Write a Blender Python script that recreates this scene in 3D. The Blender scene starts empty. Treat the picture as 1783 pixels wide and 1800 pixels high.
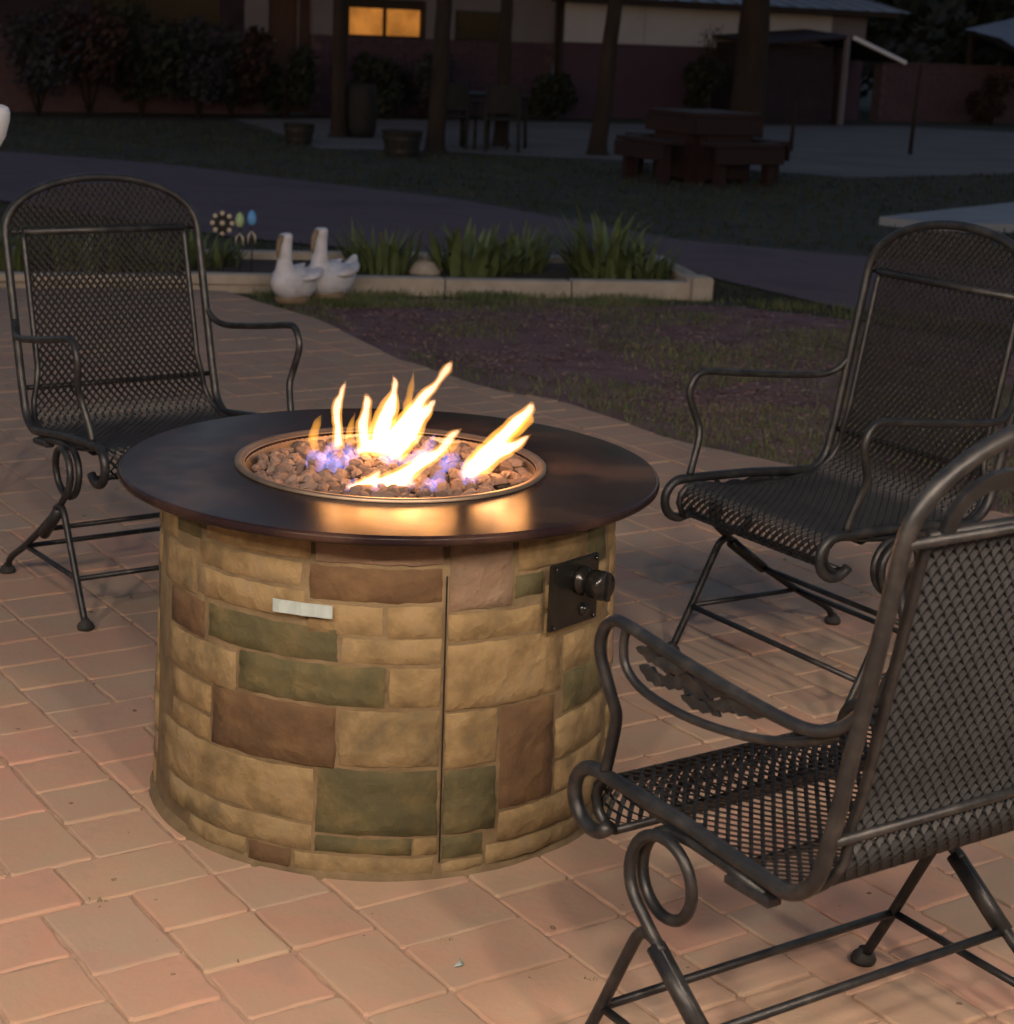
import bpy, math, random
from mathutils import Vector, Matrix, noise
random.seed(7)
PI = math.pi
R = math.radians
S = bpy.context.scene
C = S.collection

# ------------------------------------------------------------------ camera
CAM_F, CAM_H, CAM_D = 3233.2, 1.3963, 3.2402
YAW, PITCH, ROLL = 0.0658, 0.2618, 0.0445
fw = Vector((math.sin(YAW)*math.cos(PITCH), math.cos(YAW)*math.cos(PITCH), -math.sin(PITCH)))
rt = Vector((math.cos(YAW), -math.sin(YAW), 0)); up = rt.cross(fw)
r2 = math.cos(ROLL)*rt + math.sin(ROLL)*up
u2 = -math.sin(ROLL)*rt + math.cos(ROLL)*up
cd = bpy.data.cameras.new('camera'); cam = bpy.data.objects.new('camera', cd); C.objects.link(cam)
cam.matrix_world = Matrix(((r2.x, u2.x, -fw.x, 0), (r2.y, u2.y, -fw.y, -CAM_D), (r2.z, u2.z, -fw.z, CAM_H), (0, 0, 0, 1)))
cd.sensor_fit = 'HORIZONTAL'; cd.sensor_width = 36; cd.lens = 36*CAM_F/1783
cd.clip_end = 500; cd.clip_start = .05
cd.dof.use_dof = True; cd.dof.focus_distance = 3.1; cd.dof.aperture_fstop = 9.0
S.camera = cam
# ------------------------------------------------------------------ world: dusk sky, sun just at the horizon
W = bpy.data.worlds.new('World'); S.world = W; W.use_nodes = True
nt = W.node_tree; nt.nodes.clear()
sky = nt.nodes.new('ShaderNodeTexSky'); sky.sky_type = 'NISHITA'; sky.sun_disc = False
SUN_EL, SUN_ROT = R(6.5), R(200)
sky.sun_elevation = SUN_EL; sky.sun_rotation = SUN_ROT; sky.air_density = 1.3; sky.dust_density = .6; sky.ozone_density = 2.2
bg = nt.nodes.new('ShaderNodeBackground'); bg.inputs[1].default_value = 0.128
wo = nt.nodes.new('ShaderNodeOutputWorld')
tint = nt.nodes.new('ShaderNodeVectorMath'); tint.operation = 'MULTIPLY'; tint.inputs[1].default_value = (1.10, .94, 1.04)   # mauve dusk
nt.links.new(sky.outputs[0], tint.inputs[0]); nt.links.new(tint.outputs[0], bg.inputs[0]); nt.links.new(bg.outputs[0], wo.inputs[0])
sl = bpy.data.lights.new('sun', 'SUN'); sl.energy = 0.02; sl.angle = R(20); sl.color = (1, .8, .65)
so = bpy.data.objects.new('sun', sl); C.objects.link(so)
so.rotation_euler = (R(90)-SUN_EL-R(6), 0, PI-SUN_ROT)
# ------------------------------------------------------------------ exposure
vs = S.view_settings; vs.view_transform = 'Standard'; vs.look = 'None'; vs.exposure = 0; vs.gamma = 1; vs.use_curve_mapping = False
S.cycles.use_denoising = True
S.cycles.max_bounces = 5; S.cycles.diffuse_bounces = 2; S.cycles.glossy_bounces = 3; S.cycles.adaptive_threshold = .02; S.cycles.transmission_bounces = 3
S.cycles.transparent_max_bounces = 6; S.cycles.sample_clamp_indirect = 3.0; S.cycles.caustics_reflective = False; S.cycles.caustics_refractive = False

# ------------------------------------------------------------------ materials
MATS = {}
def L(nt, a, b): nt.links.new(a, b)
def mat(name, cols, rough=.8, scale=8., detail=6., bump=0., bscale=40., metal=0., spec=.3, rand=None, bdist=.004, stretch=None, rvar=0., chip=0., rmix=.62):
    """cols: list of 2+ linear colours mixed by noise; rand: list of colours picked per object"""
    m = bpy.data.materials.new(name); m.use_nodes = True; t = m.node_tree; t.nodes.clear()
    out = t.nodes.new('ShaderNodeOutputMaterial'); p = t.nodes.new('ShaderNodeBsdfPrincipled'); L(t, p.outputs[0], out.inputs[0])
    tc = t.nodes.new('ShaderNodeTexCoord'); vec = tc.outputs['Object']
    oi = t.nodes.new('ShaderNodeObjectInfo')
    add = t.nodes.new('ShaderNodeVectorMath'); add.operation = 'ADD'
    mul = t.nodes.new('ShaderNodeVectorMath'); mul.operation = 'SCALE'; mul.inputs[0].default_value = (37., 53., 71.)
    L(t, oi.outputs['Random'], mul.inputs['Scale']); L(t, vec, add.inputs[0]); L(t, mul.outputs[0], add.inputs[1]); vec = add.outputs[0]
    if stretch:
        mp = t.nodes.new('ShaderNodeMapping'); mp.inputs['Scale'].default_value = stretch; L(t, vec, mp.inputs[0]); vec = mp.outputs[0]
    n = t.nodes.new('ShaderNodeTexNoise'); n.inputs['Scale'].default_value = scale; n.inputs['Detail'].default_value = detail; n.inputs['Roughness'].default_value = .6; L(t, vec, n.inputs['Vector'])
    cr = t.nodes.new('ShaderNodeValToRGB'); e = cr.color_ramp.elements
    k = len(cols)
    for i, c in enumerate(cols):
        pos = .3+.4*i/(k-1)
        if i == 0: e[0].position = pos; e[0].color = (*c, 1)
        elif i == 1: e[1].position = pos; e[1].color = (*c, 1)
        else: q = e.new(pos); q.color = (*c, 1)
    L(t, n.outputs[0], cr.inputs[0]); col = cr.outputs[0]
    if rand:
        c2 = t.nodes.new('ShaderNodeValToRGB'); c2.color_ramp.interpolation = 'LINEAR'; e = c2.color_ramp.elements
        for i, c in enumerate(rand):
            pos = i/(len(rand)-1)
            if i == 0: e[0].position = 0; e[0].color = (*c, 1)
            elif i == 1: e[1].position = pos; e[1].color = (*c, 1)
            else: q = e.new(pos); q.color = (*c, 1)
        L(t, oi.outputs['Random'], c2.inputs[0])
        mx = t.nodes.new('ShaderNodeMix'); mx.data_type = 'RGBA'; mx.blend_type = 'MIX'; mx.inputs['Factor'].default_value = rmix
        L(t, col, mx.inputs['A']); L(t, c2.outputs[0], mx.inputs['B']); col = mx.outputs['Result']
    L(t, col, p.inputs['Base Color'])
    p.inputs['Roughness'].default_value = rough; p.inputs['Metallic'].default_value = metal; p.inputs['Specular IOR Level'].default_value = spec
    if rvar:
        mr = t.nodes.new('ShaderNodeMapRange'); mr.inputs['To Min'].default_value = rough-rvar; mr.inputs['To Max'].default_value = rough+rvar
        n3 = t.nodes.new('ShaderNodeTexNoise'); n3.inputs['Scale'].default_value = scale*2.3; n3.inputs['Detail'].default_value = 5; L(t, vec, n3.inputs['Vector'])
        L(t, n3.outputs[0], mr.inputs[0]); L(t, mr.outputs[0], p.inputs['Roughness'])
    if bump:
        n2 = t.nodes.new('ShaderNodeTexNoise'); n2.inputs['Scale'].default_value = bscale; n2.inputs['Detail'].default_value = 8; n2.inputs['Roughness'].default_value = .65; L(t, vec, n2.inputs['Vector'])
        b = t.nodes.new('ShaderNodeBump'); b.inputs['Strength'].default_value = bump; b.inputs['Distance'].default_value = bdist
        L(t, n2.outputs[0], b.inputs['Height']); L(t, b.outputs[0], p.inputs['Normal'])
        if chip:
            v1 = t.nodes.new('ShaderNodeTexVoronoi'); v1.inputs['Scale'].default_value = chip; v1.feature = 'F1'
            nd = t.nodes.new('ShaderNodeTexNoise'); nd.inputs['Scale'].default_value = chip*.8; nd.inputs['Detail'].default_value = 4; L(t, vec, nd.inputs['Vector'])
            av = t.nodes.new('ShaderNodeVectorMath'); av.operation = 'MULTIPLY_ADD'; av.inputs[1].default_value = (.09,.09,.09); L(t, nd.outputs['Color'], av.inputs[0]); L(t, vec, av.inputs[2]); L(t, av.outputs[0], v1.inputs['Vector'])
            b2 = t.nodes.new('ShaderNodeBump'); b2.inputs['Strength'].default_value = .28; b2.inputs['Distance'].default_value = .016; L(t, v1.outputs['Distance'], b2.inputs['Height']); L(t, b2.outputs[0], b.inputs['Normal'])
    MATS[name] = m; return m
def emis(name, col, strength):
    m = bpy.data.materials.new(name); m.use_nodes = True; t = m.node_tree; t.nodes.clear()
    out = t.nodes.new('ShaderNodeOutputMaterial'); e = t.nodes.new('ShaderNodeEmission'); e.inputs[0].default_value = (*col, 1); e.inputs[1].default_value = strength
    L(t, e.outputs[0], out.inputs[0]); MATS[name] = m; return m
def flame_mat(name, col, strength):
    m = bpy.data.materials.new(name); m.use_nodes = True; t = m.node_tree; t.nodes.clear()
    out = t.nodes.new('ShaderNodeOutputMaterial'); e = t.nodes.new('ShaderNodeEmission'); e.inputs[0].default_value = (*col, 1); e.inputs[1].default_value = strength
    L(t, e.outputs[0], out.inputs['Volume']); MATS[name] = m; return m

mat('paver', [(0.286,0.208,0.157),(0.418,0.247,0.170),(0.362,0.272,0.185),(0.462,0.272,0.192)], .88, 5.5, 5, .55, 70, rmix=.5, rand=[(0.440,0.247,0.178),(0.373,0.259,0.185),(0.319,0.247,0.185),(0.462,0.286,0.192),(0.352,0.259,0.205),(0.407,0.299,0.198),(0.462,0.247,0.192),(0.341,0.234,0.164)], bdist=.003)
mat('joint_sand', [(0.258,0.174,0.124),(0.438,0.299,0.212)], .95, 25, 6, .5, 120)
mat('stone_tan', [(0.073,0.062,0.036),(0.160,0.115,0.056),(0.257,0.185,0.092),(0.209,0.165,0.103)], .85, 14, 10, .55, 34, rand=[(0.238,0.170,0.081),(0.194,0.148,0.078),(0.252,0.172,0.081),(0.204,0.142,0.065)], bdist=.007, chip=22., rmix=.33)
mat('stone_green', [(0.044,0.044,0.023),(0.081,0.073,0.035),(0.187,0.135,0.055)], .85, 14, 10, .55, 34, rand=[(0.064,0.059,0.029),(0.088,0.077,0.036),(0.075,0.067,0.032)], bdist=.007, chip=22., rmix=.45)
mat('stone_red', [(0.058,0.038,0.022),(0.110,0.065,0.032),(0.179,0.113,0.047)], .85, 14, 10, .55, 34, rand=[(0.084,0.052,0.028),(0.110,0.065,0.033),(0.086,0.053,0.031)], bdist=.007, chip=22., rmix=.45)
mat('stone_pink', [(0.126,0.095,0.065),(0.194,0.129,0.087),(0.223,0.162,0.109)], .85, 7, 8, .9, 26, bdist=.008, chip=22., rmix=.35)
mat('mortar', [(.10,.073,.040),(.20,.145,.080)], .9, 14, 6, .8, 45, bdist=.006)
mat('slate_top', [(0.010,0.007,0.010),(0.021,0.012,0.012),(0.060,0.034,0.025)], .24, 6, 9, .06, 90, spec=.08, bdist=.001, rvar=.06)
mat('slate_edge', [(.035,.025,.02),(.06,.04,.03)], .6, 20, 6, .3, 80)
mat('rim_steel', [(.24,.18,.13),(.36,.27,.19)], .48, 14, 5, .1, 60, metal=.9)
mat('pan_steel', [(.10,.08,.07),(.16,.12,.1)], .6, 14, 5, .2, 60, metal=.5)
mat('lava_rock', [(0.109,0.076,0.061),(0.211,0.144,0.114),(0.156,0.114,0.099)], .85, 30, 6, .6, 120, rand=[(0.039,0.034,0.034),(0.234,0.160,0.129),(0.133,0.091,0.076),(0.281,0.205,0.167),(0.086,0.068,0.065)], bdist=.003)
mat('black_plastic', [(.008,.008,.008),(.014,.013,.012)], .22, 20, 4, .1, 50, spec=.5)
mat('black_plate', [(.005,.0055,.0048),(.012,.012,.010)], .3, 16, 6, .25, 40, spec=.5)
mat('label_foil', [(.26,.33,.33),(.40,.47,.46)], .45, 60, 4, .1, 60, stretch=(1, 1, .3))
mat('iron', [(.012,.0135,.0160),(.020,.0215,.0240),(.046,.045,.044)], .44, 30, 6, .15, 150, metal=.35, spec=.5, bdist=.0008, rvar=.12)
mat('mesh_iron', [(.014,.0155,.0180),(.024,.0250,.0275)], .52, 30, 6, 0, metal=.3, spec=.4)
mat('rubber', [(.02,.02,.02),(.04,.038,.035)], .7, 40)
mat('grit', [(0.090,0.063,0.045),(0.252,0.162,0.108)], .9, 60)
mat('soil', [(.05,.035,.028),(.09,.062,.05)], .95, 8, 8, .8, 60, bdist=.01)
mat('lawn_soil', [(0.025,0.030,0.019),(0.052,0.052,0.038),(0.069,0.057,0.048)], .95, 3, 8, .8, 30, bdist=.02)
mat('mulch', [(0.098,0.051,0.055),(0.170,0.095,0.097),(0.212,0.131,0.127)], .95, 6, 9, .9, 45, bdist=.015)
mat('gravel_road', [(0.088,0.058,0.072),(0.128,0.086,0.100),(0.112,0.078,0.080)], .95, 1.5, 9, .8, 30, bdist=.012)
mat('gravel_yard', [(0.122,0.105,0.099),(0.180,0.156,0.145)], .95, 1.2, 9, .6, 20, bdist=.02)
mat('concrete', [(.30,.255,.20),(.42,.36,.29)], .9, 9, 8, .5, 60)
mat('slab_concrete', [(0.238,0.238,0.245),(0.302,0.302,0.310)], .85, 3, 8, .2, 60)
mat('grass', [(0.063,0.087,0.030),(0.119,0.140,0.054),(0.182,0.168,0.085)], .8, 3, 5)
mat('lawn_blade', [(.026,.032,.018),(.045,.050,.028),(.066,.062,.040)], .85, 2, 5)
mat('leaf_litter', [(0.134,0.072,0.065),(0.228,0.130,0.117),(0.295,0.208,0.176)], .85, 9, 3)
mat('plant_leaf', [(0.064,0.086,0.032),(0.117,0.149,0.054)], .6, 7, 4)
mat('plant_pale', [(0.105,0.144,0.064),(0.150,0.187,0.096)], .6, 7, 4)
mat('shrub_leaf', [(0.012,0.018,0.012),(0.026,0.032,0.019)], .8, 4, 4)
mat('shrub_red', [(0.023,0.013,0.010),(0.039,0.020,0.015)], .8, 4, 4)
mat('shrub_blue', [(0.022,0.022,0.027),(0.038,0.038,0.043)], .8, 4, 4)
mat('hill_dark', [(.018,.017,.016),(.030,.028,.026)], .95, .4, 8)
mat('tree_leaf', [(.03,.045,.018),(.06,.08,.03)], .7, 2, 4)
mat('bark', [(.018,.013,.010),(.035,.025,.018)], .95, 9, 8, .9, 14, stretch=(1, 1, .25), bdist=.03)
mat('goose_white', [(0.499,0.491,0.515),(0.605,0.597,0.626),(0.443,0.419,0.411)], .7, 9, 8, .4, 30, bdist=.004)
mat('goose_brown', [(0.186,0.128,0.079),(0.260,0.192,0.122)], .75, 12, 6)
mat('blue_metal', [(.10,.30,.62),(.16,.38,.70)], .45, 9, 3)
mat('green_metal', [(.30,.44,.20),(.38,.50,.26)], .45, 9, 3)
mat('cream_dot', [(.50,.42,.30),(.58,.48,.36)], .5, 9, 3)
mat('stake_dark', [(.02,.02,.02),(.03,.03,.03)], .6, 9, 3)
mat('pale_wall', [(0.128,0.123,0.140),(0.162,0.153,0.174)], .9, 2, 8, .3, 40)
mat('white_wall', [(0.342,0.344,0.377),(0.399,0.398,0.433)], .85, 1.5, 8, .2, 40)
mat('brick_dark', [(0.049,0.030,0.046),(0.074,0.044,0.066)], .9, 5, 6, .5, 20, rand=[(0.055,0.033,0.049),(0.067,0.039,0.058),(0.047,0.032,0.046)])
mat('brick_mortar', [(0.072,0.048,0.054),(0.108,0.072,0.078)], .95, 8)
mat('brick_red', [(0.068,0.042,0.053),(0.088,0.053,0.063)], .9, 5, 6, .4, 20, rand=[(0.072,0.043,0.054),(0.084,0.051,0.061),(0.064,0.042,0.051)])
mat('door_wood', [(.045,.022,.016),(.07,.034,.024)], .7, 6, 5, stretch=(4, 4, .6))
mat('dark_trim', [(.02,.014,.011),(.035,.024,.018)], .7, 5)
mat('dark_glass', [(.012,.010,.010),(.02,.016,.015)], .15, 3, spec=.5)
mat('metal_roof', [(0.132,0.158,0.202),(0.185,0.211,0.255)], .5, 3, 4, .1, 10, metal=.2)
mat('white_trim', [(.75,.76,.78),(.8,.8,.82)], .6, 3)
mat('shed_dark', [(0.018,0.013,0.018),(0.032,0.022,0.031)], .85, 4, 6, .3, 10)
mat('red_wood', [(0.020,0.009,0.009),(0.030,0.014,0.013)], .75, 5, 6, .3, 30, stretch=(1, 6, 6))
mat('pot_dark', [(.012,.012,.011),(.022,.020,.018)], .8, 8, 6)
mat('porch_wood', [(.25,.2,.15),(.3,.24,.18)], .8, 5)
emis('globe_light', (1, .80, .635), 395.)
def lit_window():
    m = emis('window_glow', (.52, .19, .035), .85); t = m.node_tree
    e = [n for n in t.nodes if n.type == 'EMISSION'][0]
    tc = t.nodes.new('ShaderNodeTexCoord'); n = t.nodes.new('ShaderNodeTexNoise'); n.inputs['Scale'].default_value = 3.2; n.inputs['Detail'].default_value = 5
    mr = t.nodes.new('ShaderNodeMapRange'); mr.inputs['From Min'].default_value = .35; mr.inputs['From Max'].default_value = .65; mr.inputs['To Min'].default_value = .55; mr.inputs['To Max'].default_value = 1.0
    L(t, tc.outputs['Object'], n.inputs['Vector']); L(t, n.outputs[0], mr.inputs[0]); L(t, mr.outputs[0], e.inputs[1])
lit_window()
flame_mat('flame_mantle', (1., .40, .065), 40.)
flame_mat('flame_core', (1., .74, .56), 75.)
flame_mat('flame_orange', (1., .40, .045), 38.)
flame_mat('flame_blue', (.26, .32, 1.), 19.)
M = MATS

# ------------------------------------------------------------------ mesh helpers
class MB:
    def __init__(s): s.v = []; s.f = []
    def add(s, vs, fs):
        o = len(s.v); s.v += [tuple(v) for v in vs]; s.f += [tuple(i+o for i in f) for f in fs]; return s
    def box(s, x0, x1, y0, y1, z0, z1, bev=0.):
        if bev <= 0:
            vs = [(x, y, z) for z in (z0, z1) for y in (y0, y1) for x in (x0, x1)]
            return s.add(vs, [(0,2,3,1),(4,5,7,6),(0,1,5,4),(2,6,7,3),(0,4,6,2),(1,3,7,5)])
        b = bev; vs = []
        for (z, k) in ((z0, b), (z0+b, 0), (z1-b, 0), (z1, b)):
            vs += [(x0+k, y0+k, z), (x1-k, y0+k, z), (x1-k, y1-k, z), (x0+k, y1-k, z)]
        fs = [(3,2,1,0),(12,13,14,15)]
        for r in range(3):
            for i in range(4): a = r*4+i; b2 = r*4+(i+1) % 4; fs.append((a, b2, b2+4, a+4))
        return s.add(vs, fs)
    def tube(s, pts, rad, n=8, caps=True, flat=1.):
        pts = [Vector(p) for p in pts]; k = len(pts)
        rads = rad if isinstance(rad, (list, tuple)) else [rad]*k
        t0 = (pts[1]-pts[0]).normalized(); a = Vector((0,0,1)) if abs(t0.z) < .9 else Vector((1,0,0))
        nx = t0.cross(a).normalized(); vs = []
        for i, p in enumerate(pts):
            t = (pts[min(i+1, k-1)]-pts[max(i-1, 0)])
            t = t.normalized() if t.length > 1e-9 else t0
            nx = (nx-t*nx.dot(t)); nx = nx.normalized() if nx.length > 1e-9 else t.orthogonal().normalized()
            ny = t.cross(nx)
            for j in range(n):
                q = 2*PI*j/n; vs.append(p+(nx*math.cos(q)+ny*math.sin(q)*flat)*rads[i])
        fs = []
        for i in range(k-1):
            for j in range(n):
                a0 = i*n+j; a1 = i*n+(j+1) % n; fs.append((a0, a1, a1+n, a0+n))
        if caps: fs.append(tuple(reversed(range(n)))); fs.append(tuple((k-1)*n+j for j in range(n)))
        return s.add(vs, fs)
    def lathe(s, prof, n=24, cx=0., cy=0., closed=False, caps=True):
        vs = []; k = len(prof)
        for (r, z) in prof:
            for j in range(n): q = 2*PI*j/n; vs.append((cx+r*math.cos(q), cy+r*math.sin(q), z))
        fs = []
        for i in range(k-1 if not closed else k):
            i2 = (i+1) % k
            for j in range(n): fs.append((i*n+j, i*n+(j+1) % n, i2*n+(j+1) % n, i2*n+j))
        if not closed and caps:
            if prof[0][0] > 1e-5: fs.append(tuple(reversed(range(n))))
            if prof[-1][0] > 1e-5: fs.append(tuple((k-1)*n+j for j in range(n)))
        return s.add(vs, fs)
    def prism(s, poly, y0, y1):   # poly in (x,z), extruded in y
        n = len(poly); vs = [(x, y0, z) for x, z in poly]+[(x, y1, z) for x, z in poly]
        fs = [tuple(range(n)), tuple(reversed(range(n, 2*n)))]+[(i, i+n, (i+1) % n+n, (i+1) % n) for i in range(n)]
        return s.add(vs, fs)
    def mesh(s, name, m, smooth=False):
        me = bpy.data.meshes.new(name); me.from_pydata(s.v, [], s.f); me.materials.append(M[m] if isinstance(m, str) else m)
        if smooth:
            me.polygons.foreach_set('use_smooth', [True]*len(me.polygons))
        me.validate(); me.update(); return me
    def build(s, name, m, parent=None, smooth=False, loc=None, rot=None):
        o = bpy.data.objects.new(name, s.mesh(name, m, smooth)); C.objects.link(o)
        if parent: o.parent = parent
        if loc: o.location = loc
        if rot: o.rotation_euler = rot
        return o
def tag(o, label=None, cat=None, group=None, kind=None):
    if label: o['label'] = label
    if cat: o['category'] = cat
    if group: o['group'] = group
    if kind: o['kind'] = kind
    return o
def empty(name, loc=(0,0,0), rz=0.):
    o = bpy.data.objects.new(name, None); C.objects.link(o); o.location = loc; o.rotation_euler = (0, 0, rz); o.empty_display_size = .1; return o
def copy_tree(o, parent=None, skip=()):
    c = o.copy(); C.objects.link(c); c.parent = parent
    for ch in o.children:
        if ch.name.split('.')[0] not in skip: copy_tree(ch, c, skip)
    return c
def inst(name, me, parent=None, loc=(0,0,0), rot=(0,0,0), sc=None):
    o = bpy.data.objects.new(name, me); C.objects.link(o); o.parent = parent; o.location = loc; o.rotation_euler = rot
    if sc: o.scale = sc
    return o
def smoothpath(pts, sub=6):
    P = [Vector(p) for p in pts]; out = []
    for i in range(len(P)-1):
        p0 = P[max(i-1, 0)]; p1 = P[i]; p2 = P[i+1]; p3 = P[min(i+2, len(P)-1)]
        for k in range(sub):
            t = k/sub
            out.append(.5*((2*p1)+(p2-p0)*t+(2*p0-5*p1+4*p2-p3)*t*t+(3*p1-p0-3*p2+p3)*t**3))
    out.append(P[-1]); return out
def sheet(name, poly, z, m, parent=None):
    b = MB(); b.add([(x, y, z) for x, y in poly], [tuple(range(len(poly)))]); o = b.build(name, m, parent)
    return o
def inside(x, y, poly):
    r = False; n = len(poly); j = n-1
    for i in range(n):
        xi, yi = poly[i]; xj, yj = poly[j]
        if (yi > y) != (yj > y) and x < (xj-xi)*(y-yi)/(yj-yi)+xi: r = not r
        j = i
    return r

# ------------------------------------------------------------------ ground
c30, s30 = math.cos(R(30)), math.sin(R(30))
def uv2w(u, v): return (c30*u-s30*v, s30*u+c30*v)
g = MB(); g.add([(-160,-120,-.03),(160,-120,-.03),(160,200,-.03),(-160,200,-.03)], [(0,1,2,3)])
tag(g.build('lawn_ground', 'lawn_soil'), kind='structure')
EDGE = [(-.86,6.16),(-.72,5.91),(-.36,5.36),(.02,4.4),(.37,3.84),(.67,3.58),(.98,3.02),(1.39,2.61),(1.9,2.09),(2.9,1.2),(4.2,.6)]
PATIO = [(-5,6.0-.55),(-3.2,5.86),(-1.96,6.0),(-1.2,6.2)]+EDGE+[(4.2,-6.4),(-5,-6.4)]
patio = sheet('patio', PATIO, -.0042, 'joint_sand'); tag(patio, kind='structure')
road = sheet('gravel_road', [(-14,17.5),(-9,13.3),(-3,10.4),(-1.05,8.6),(.2,8.0),(1.71,7.73),(2.42,6.34),(3.22,6.0),(6,4.9),(12,3.0),(12,5.6),(6,7.4),(3.94,8.34),(2.84,8.89),(1.94,9.35),(.45,11.7),(-.99,12.92),(-2.09,13.95),(-3.77,14.69),(-9,18.2),(-14,22)], -.018, 'gravel_road')
tag(road, kind='structure')
yard = sheet('gravel_yard', [(-2.2,21.5),(-1.2,18.2),(-.85,16.7),(.23,17.05),(1.2,16.85),(2.2,16.8),(3.1,16.4),(4.6,15.6),(7,17.2),(12,20.5),(12,26),(8,27),(4,24.5),(0,23.3)], -.022, 'gravel_yard'); tag(yard, kind='structure')
mul = sheet('mulch_bed', [(-.62,6.02),(-.38,5.38),(0,4.4),(.35,3.84),(.65,3.58),(.96,3.02),(1.37,2.61),(1.88,2.09),(2.9,1.2),(3.6,1.4),(3.3,3.4),(2.9,5.0),(2.75,5.5),(2.32,5.98),(1.8,6.3),(.6,6.25),(-.16,6.1)], -.016, 'mulch'); tag(mul, kind='structure')
bedsoil = sheet('planter_soil', [(-3.2,5.85),(1.62,6.62),(1.56,7.62),(-3.2,7.2)], .02, 'soil'); tag(bedsoil, kind='structure')
slab = MB(); SP = [(3.74,11.0),(4.07,10.66),(4.75,10.8),(6.5,11.2),(7.2,13.8),(5.4,12.8)]; slab.add([(x, y, z) for z in (-.03, .035) for x, y in SP], [tuple(range(6, 12)), tuple(reversed(range(6)))]+[(i, (i+1) % 6, (i+1) % 6+6, i+6) for i in range(6)]); so_ = slab.build('concrete_slab', 'slab_concrete'); tag(so_, kind='structure')

# ------------------------------------------------------------------ pavers: skyline fill on a 74 mm module, joints where they show in the photograph
MOD = .0741; U0 = -.003; V0 = -.222
REQ_A = [(14,-5.7,-4.2),(12,-6.4,-5),(8,-8.2,-6.1),(6,-6,-5),(5,-9.2,-8.1),(4,-7.7,-5.6),(2,-8,-7),(2,-10,-9),(0,-11,-7.8),(-2,-6,-5),(-2,-8,-6.5),(-2,-11.7,-10.2),(-3,-10,-8.1),(-4,0,2),(-4,-5,-2.8),(-4,-11.2,-10.2),(-4,-8,-5),(-6,0,1.2),(-6,-2.1,-1),(-6,-4,-2.1),(-6,-8,-6.2),(-7,-6,-5.2),(-8,-4,-2)]
REQ_B = [(-10,-4.8,-.3),(-10,2,3.1),(-9,0,1.8),(-8,-6.1,-4.5),(-8,-4.3,-.3),(-8,6.2,7.7),(-8,2.2,5.7),(-6,-7.2,-4.3),(-6,-2.2,1),(-6,6.1,9.6),(-5,-4,-2.2),(-5,12,13.8),(-4,8.4,9.2),(-4,-7.4,-4.4),(-2,-6,-3),(-1,-7.5,-6.1),(0,-5.3,-3)]
ea = set(); eb = set()
for j, a, b in REQ_A:
    for i in range(-80, 80):
        if i+.4 >= a and i+.6 <= b: ea.add((i, j))
for i, a, b in REQ_B:
    for j in range(-80, 120):
        if j+.4 >= a and j+.6 <= b: eb.add((i, j))
rp = random.Random(11)
I0, I1, J0, J1 = -46, 62, -50, 78
hgt = [J0]*(I1-I0); pieces = []
while True:
    lo = min(hgt)
    if lo >= J1: break
    a = hgt.index(lo); b = a
    while b < len(hgt) and hgt[b] == lo: b += 1
    n = b-a; best = None
    for w in (2, 3):
        for h in (2, 3):
            if (w, h) == (3, 3) or w > n or n-w == 1: continue
            i = a+I0; j = lo; sc = rp.random()*.8
            for x in range(i, i+w):
                for y in range(j+1, j+h): sc += 4*((x, y) in ea)
                sc -= .5*((x, j+h) in ea)
            for y in range(j, j+h):
                for x in range(i+1, i+w): sc += 4*((x, y) in eb)
                sc -= .5*((i+w, y) in eb)
            if (w, h) == (2, 2): sc -= .22
            if best is None or sc < best[0]: best = (sc, w, h)
    if best is None: best = (0, n, 2)
    _, w, h = best; pieces.append((a+I0, lo, w, h))
    for x in range(a, a+w): hgt[x] = lo+h
def paver_poly(w, h, rnd):
    gap = .0016; x1 = w*MOD/2-gap; y1 = h*MOD/2-gap; pts = []
    cor = [(-x1,-y1),(x1,-y1),(x1,y1),(-x1,y1)]; c = .006
    for k in range(4):
        p = Vector(cor[k]); q = Vector(cor[(k+1) % 4]); d = (q-p).normalized(); ln = (q-p).length; nrm = Vector((d.y, -d.x))
        for t in (c/ln, .3, .55, .8, 1-c/ln):
            e = 0 if t in (c/ln, 1-c/ln) else rnd.uniform(-.0030, .0012)
            pts.append(p+d*(ln*t)+nrm*(e+rnd.uniform(-.0005, .0005)))
    return pts
def clip_half(poly, p, n):
    out = []
    for i in range(len(poly)):
        a = poly[i]; b = poly[(i+1) % len(poly)]; da = (a-p).dot(n); db = (b-p).dot(n)
        if da >= 0: out.append(a)
        if (da > 0 > db) or (da < 0 < db): out.append(a+(b-a)*(da/(da-db)))
    return out
def paver_mesh(poly, rnd, name='paver'):
    n = len(poly); cx = sum(p.x for p in poly)/n; cy = sum(p.y for p in poly)/n; b = MB(); vs = []
    for k, (ins, z) in enumerate(((0,-.04),(0,-.0040),(.0012,-.0014),(.0040,0))):
        for p in poly:
            d = Vector((p.x-cx, p.y-cy)); l = d.length; q = d*(1-ins*1.3/max(l, .01))
            vs.append((cx+q.x, cy+q.y, z+(rnd.uniform(-.0006, .0004) if k == 2 else 0)))
    fs = []
    for r in range(3):
        for i in range(n): fs.append((r*n+i, r*n+(i+1) % n, (r+1)*n+(i+1) % n, (r+1)*n+i))
    fs.append(tuple(3*n+i for i in range(n)))
    b.add(vs, fs); return b
PM = {}
for w, h in ((2,2),(2,3),(3,2)):
    PM[w, h] = [paver_mesh(paver_poly(w, h, rp), rp).mesh('paver', 'paver') for _ in range(5)]
camp = Vector((0,-CAM_D))
todo = []
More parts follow.
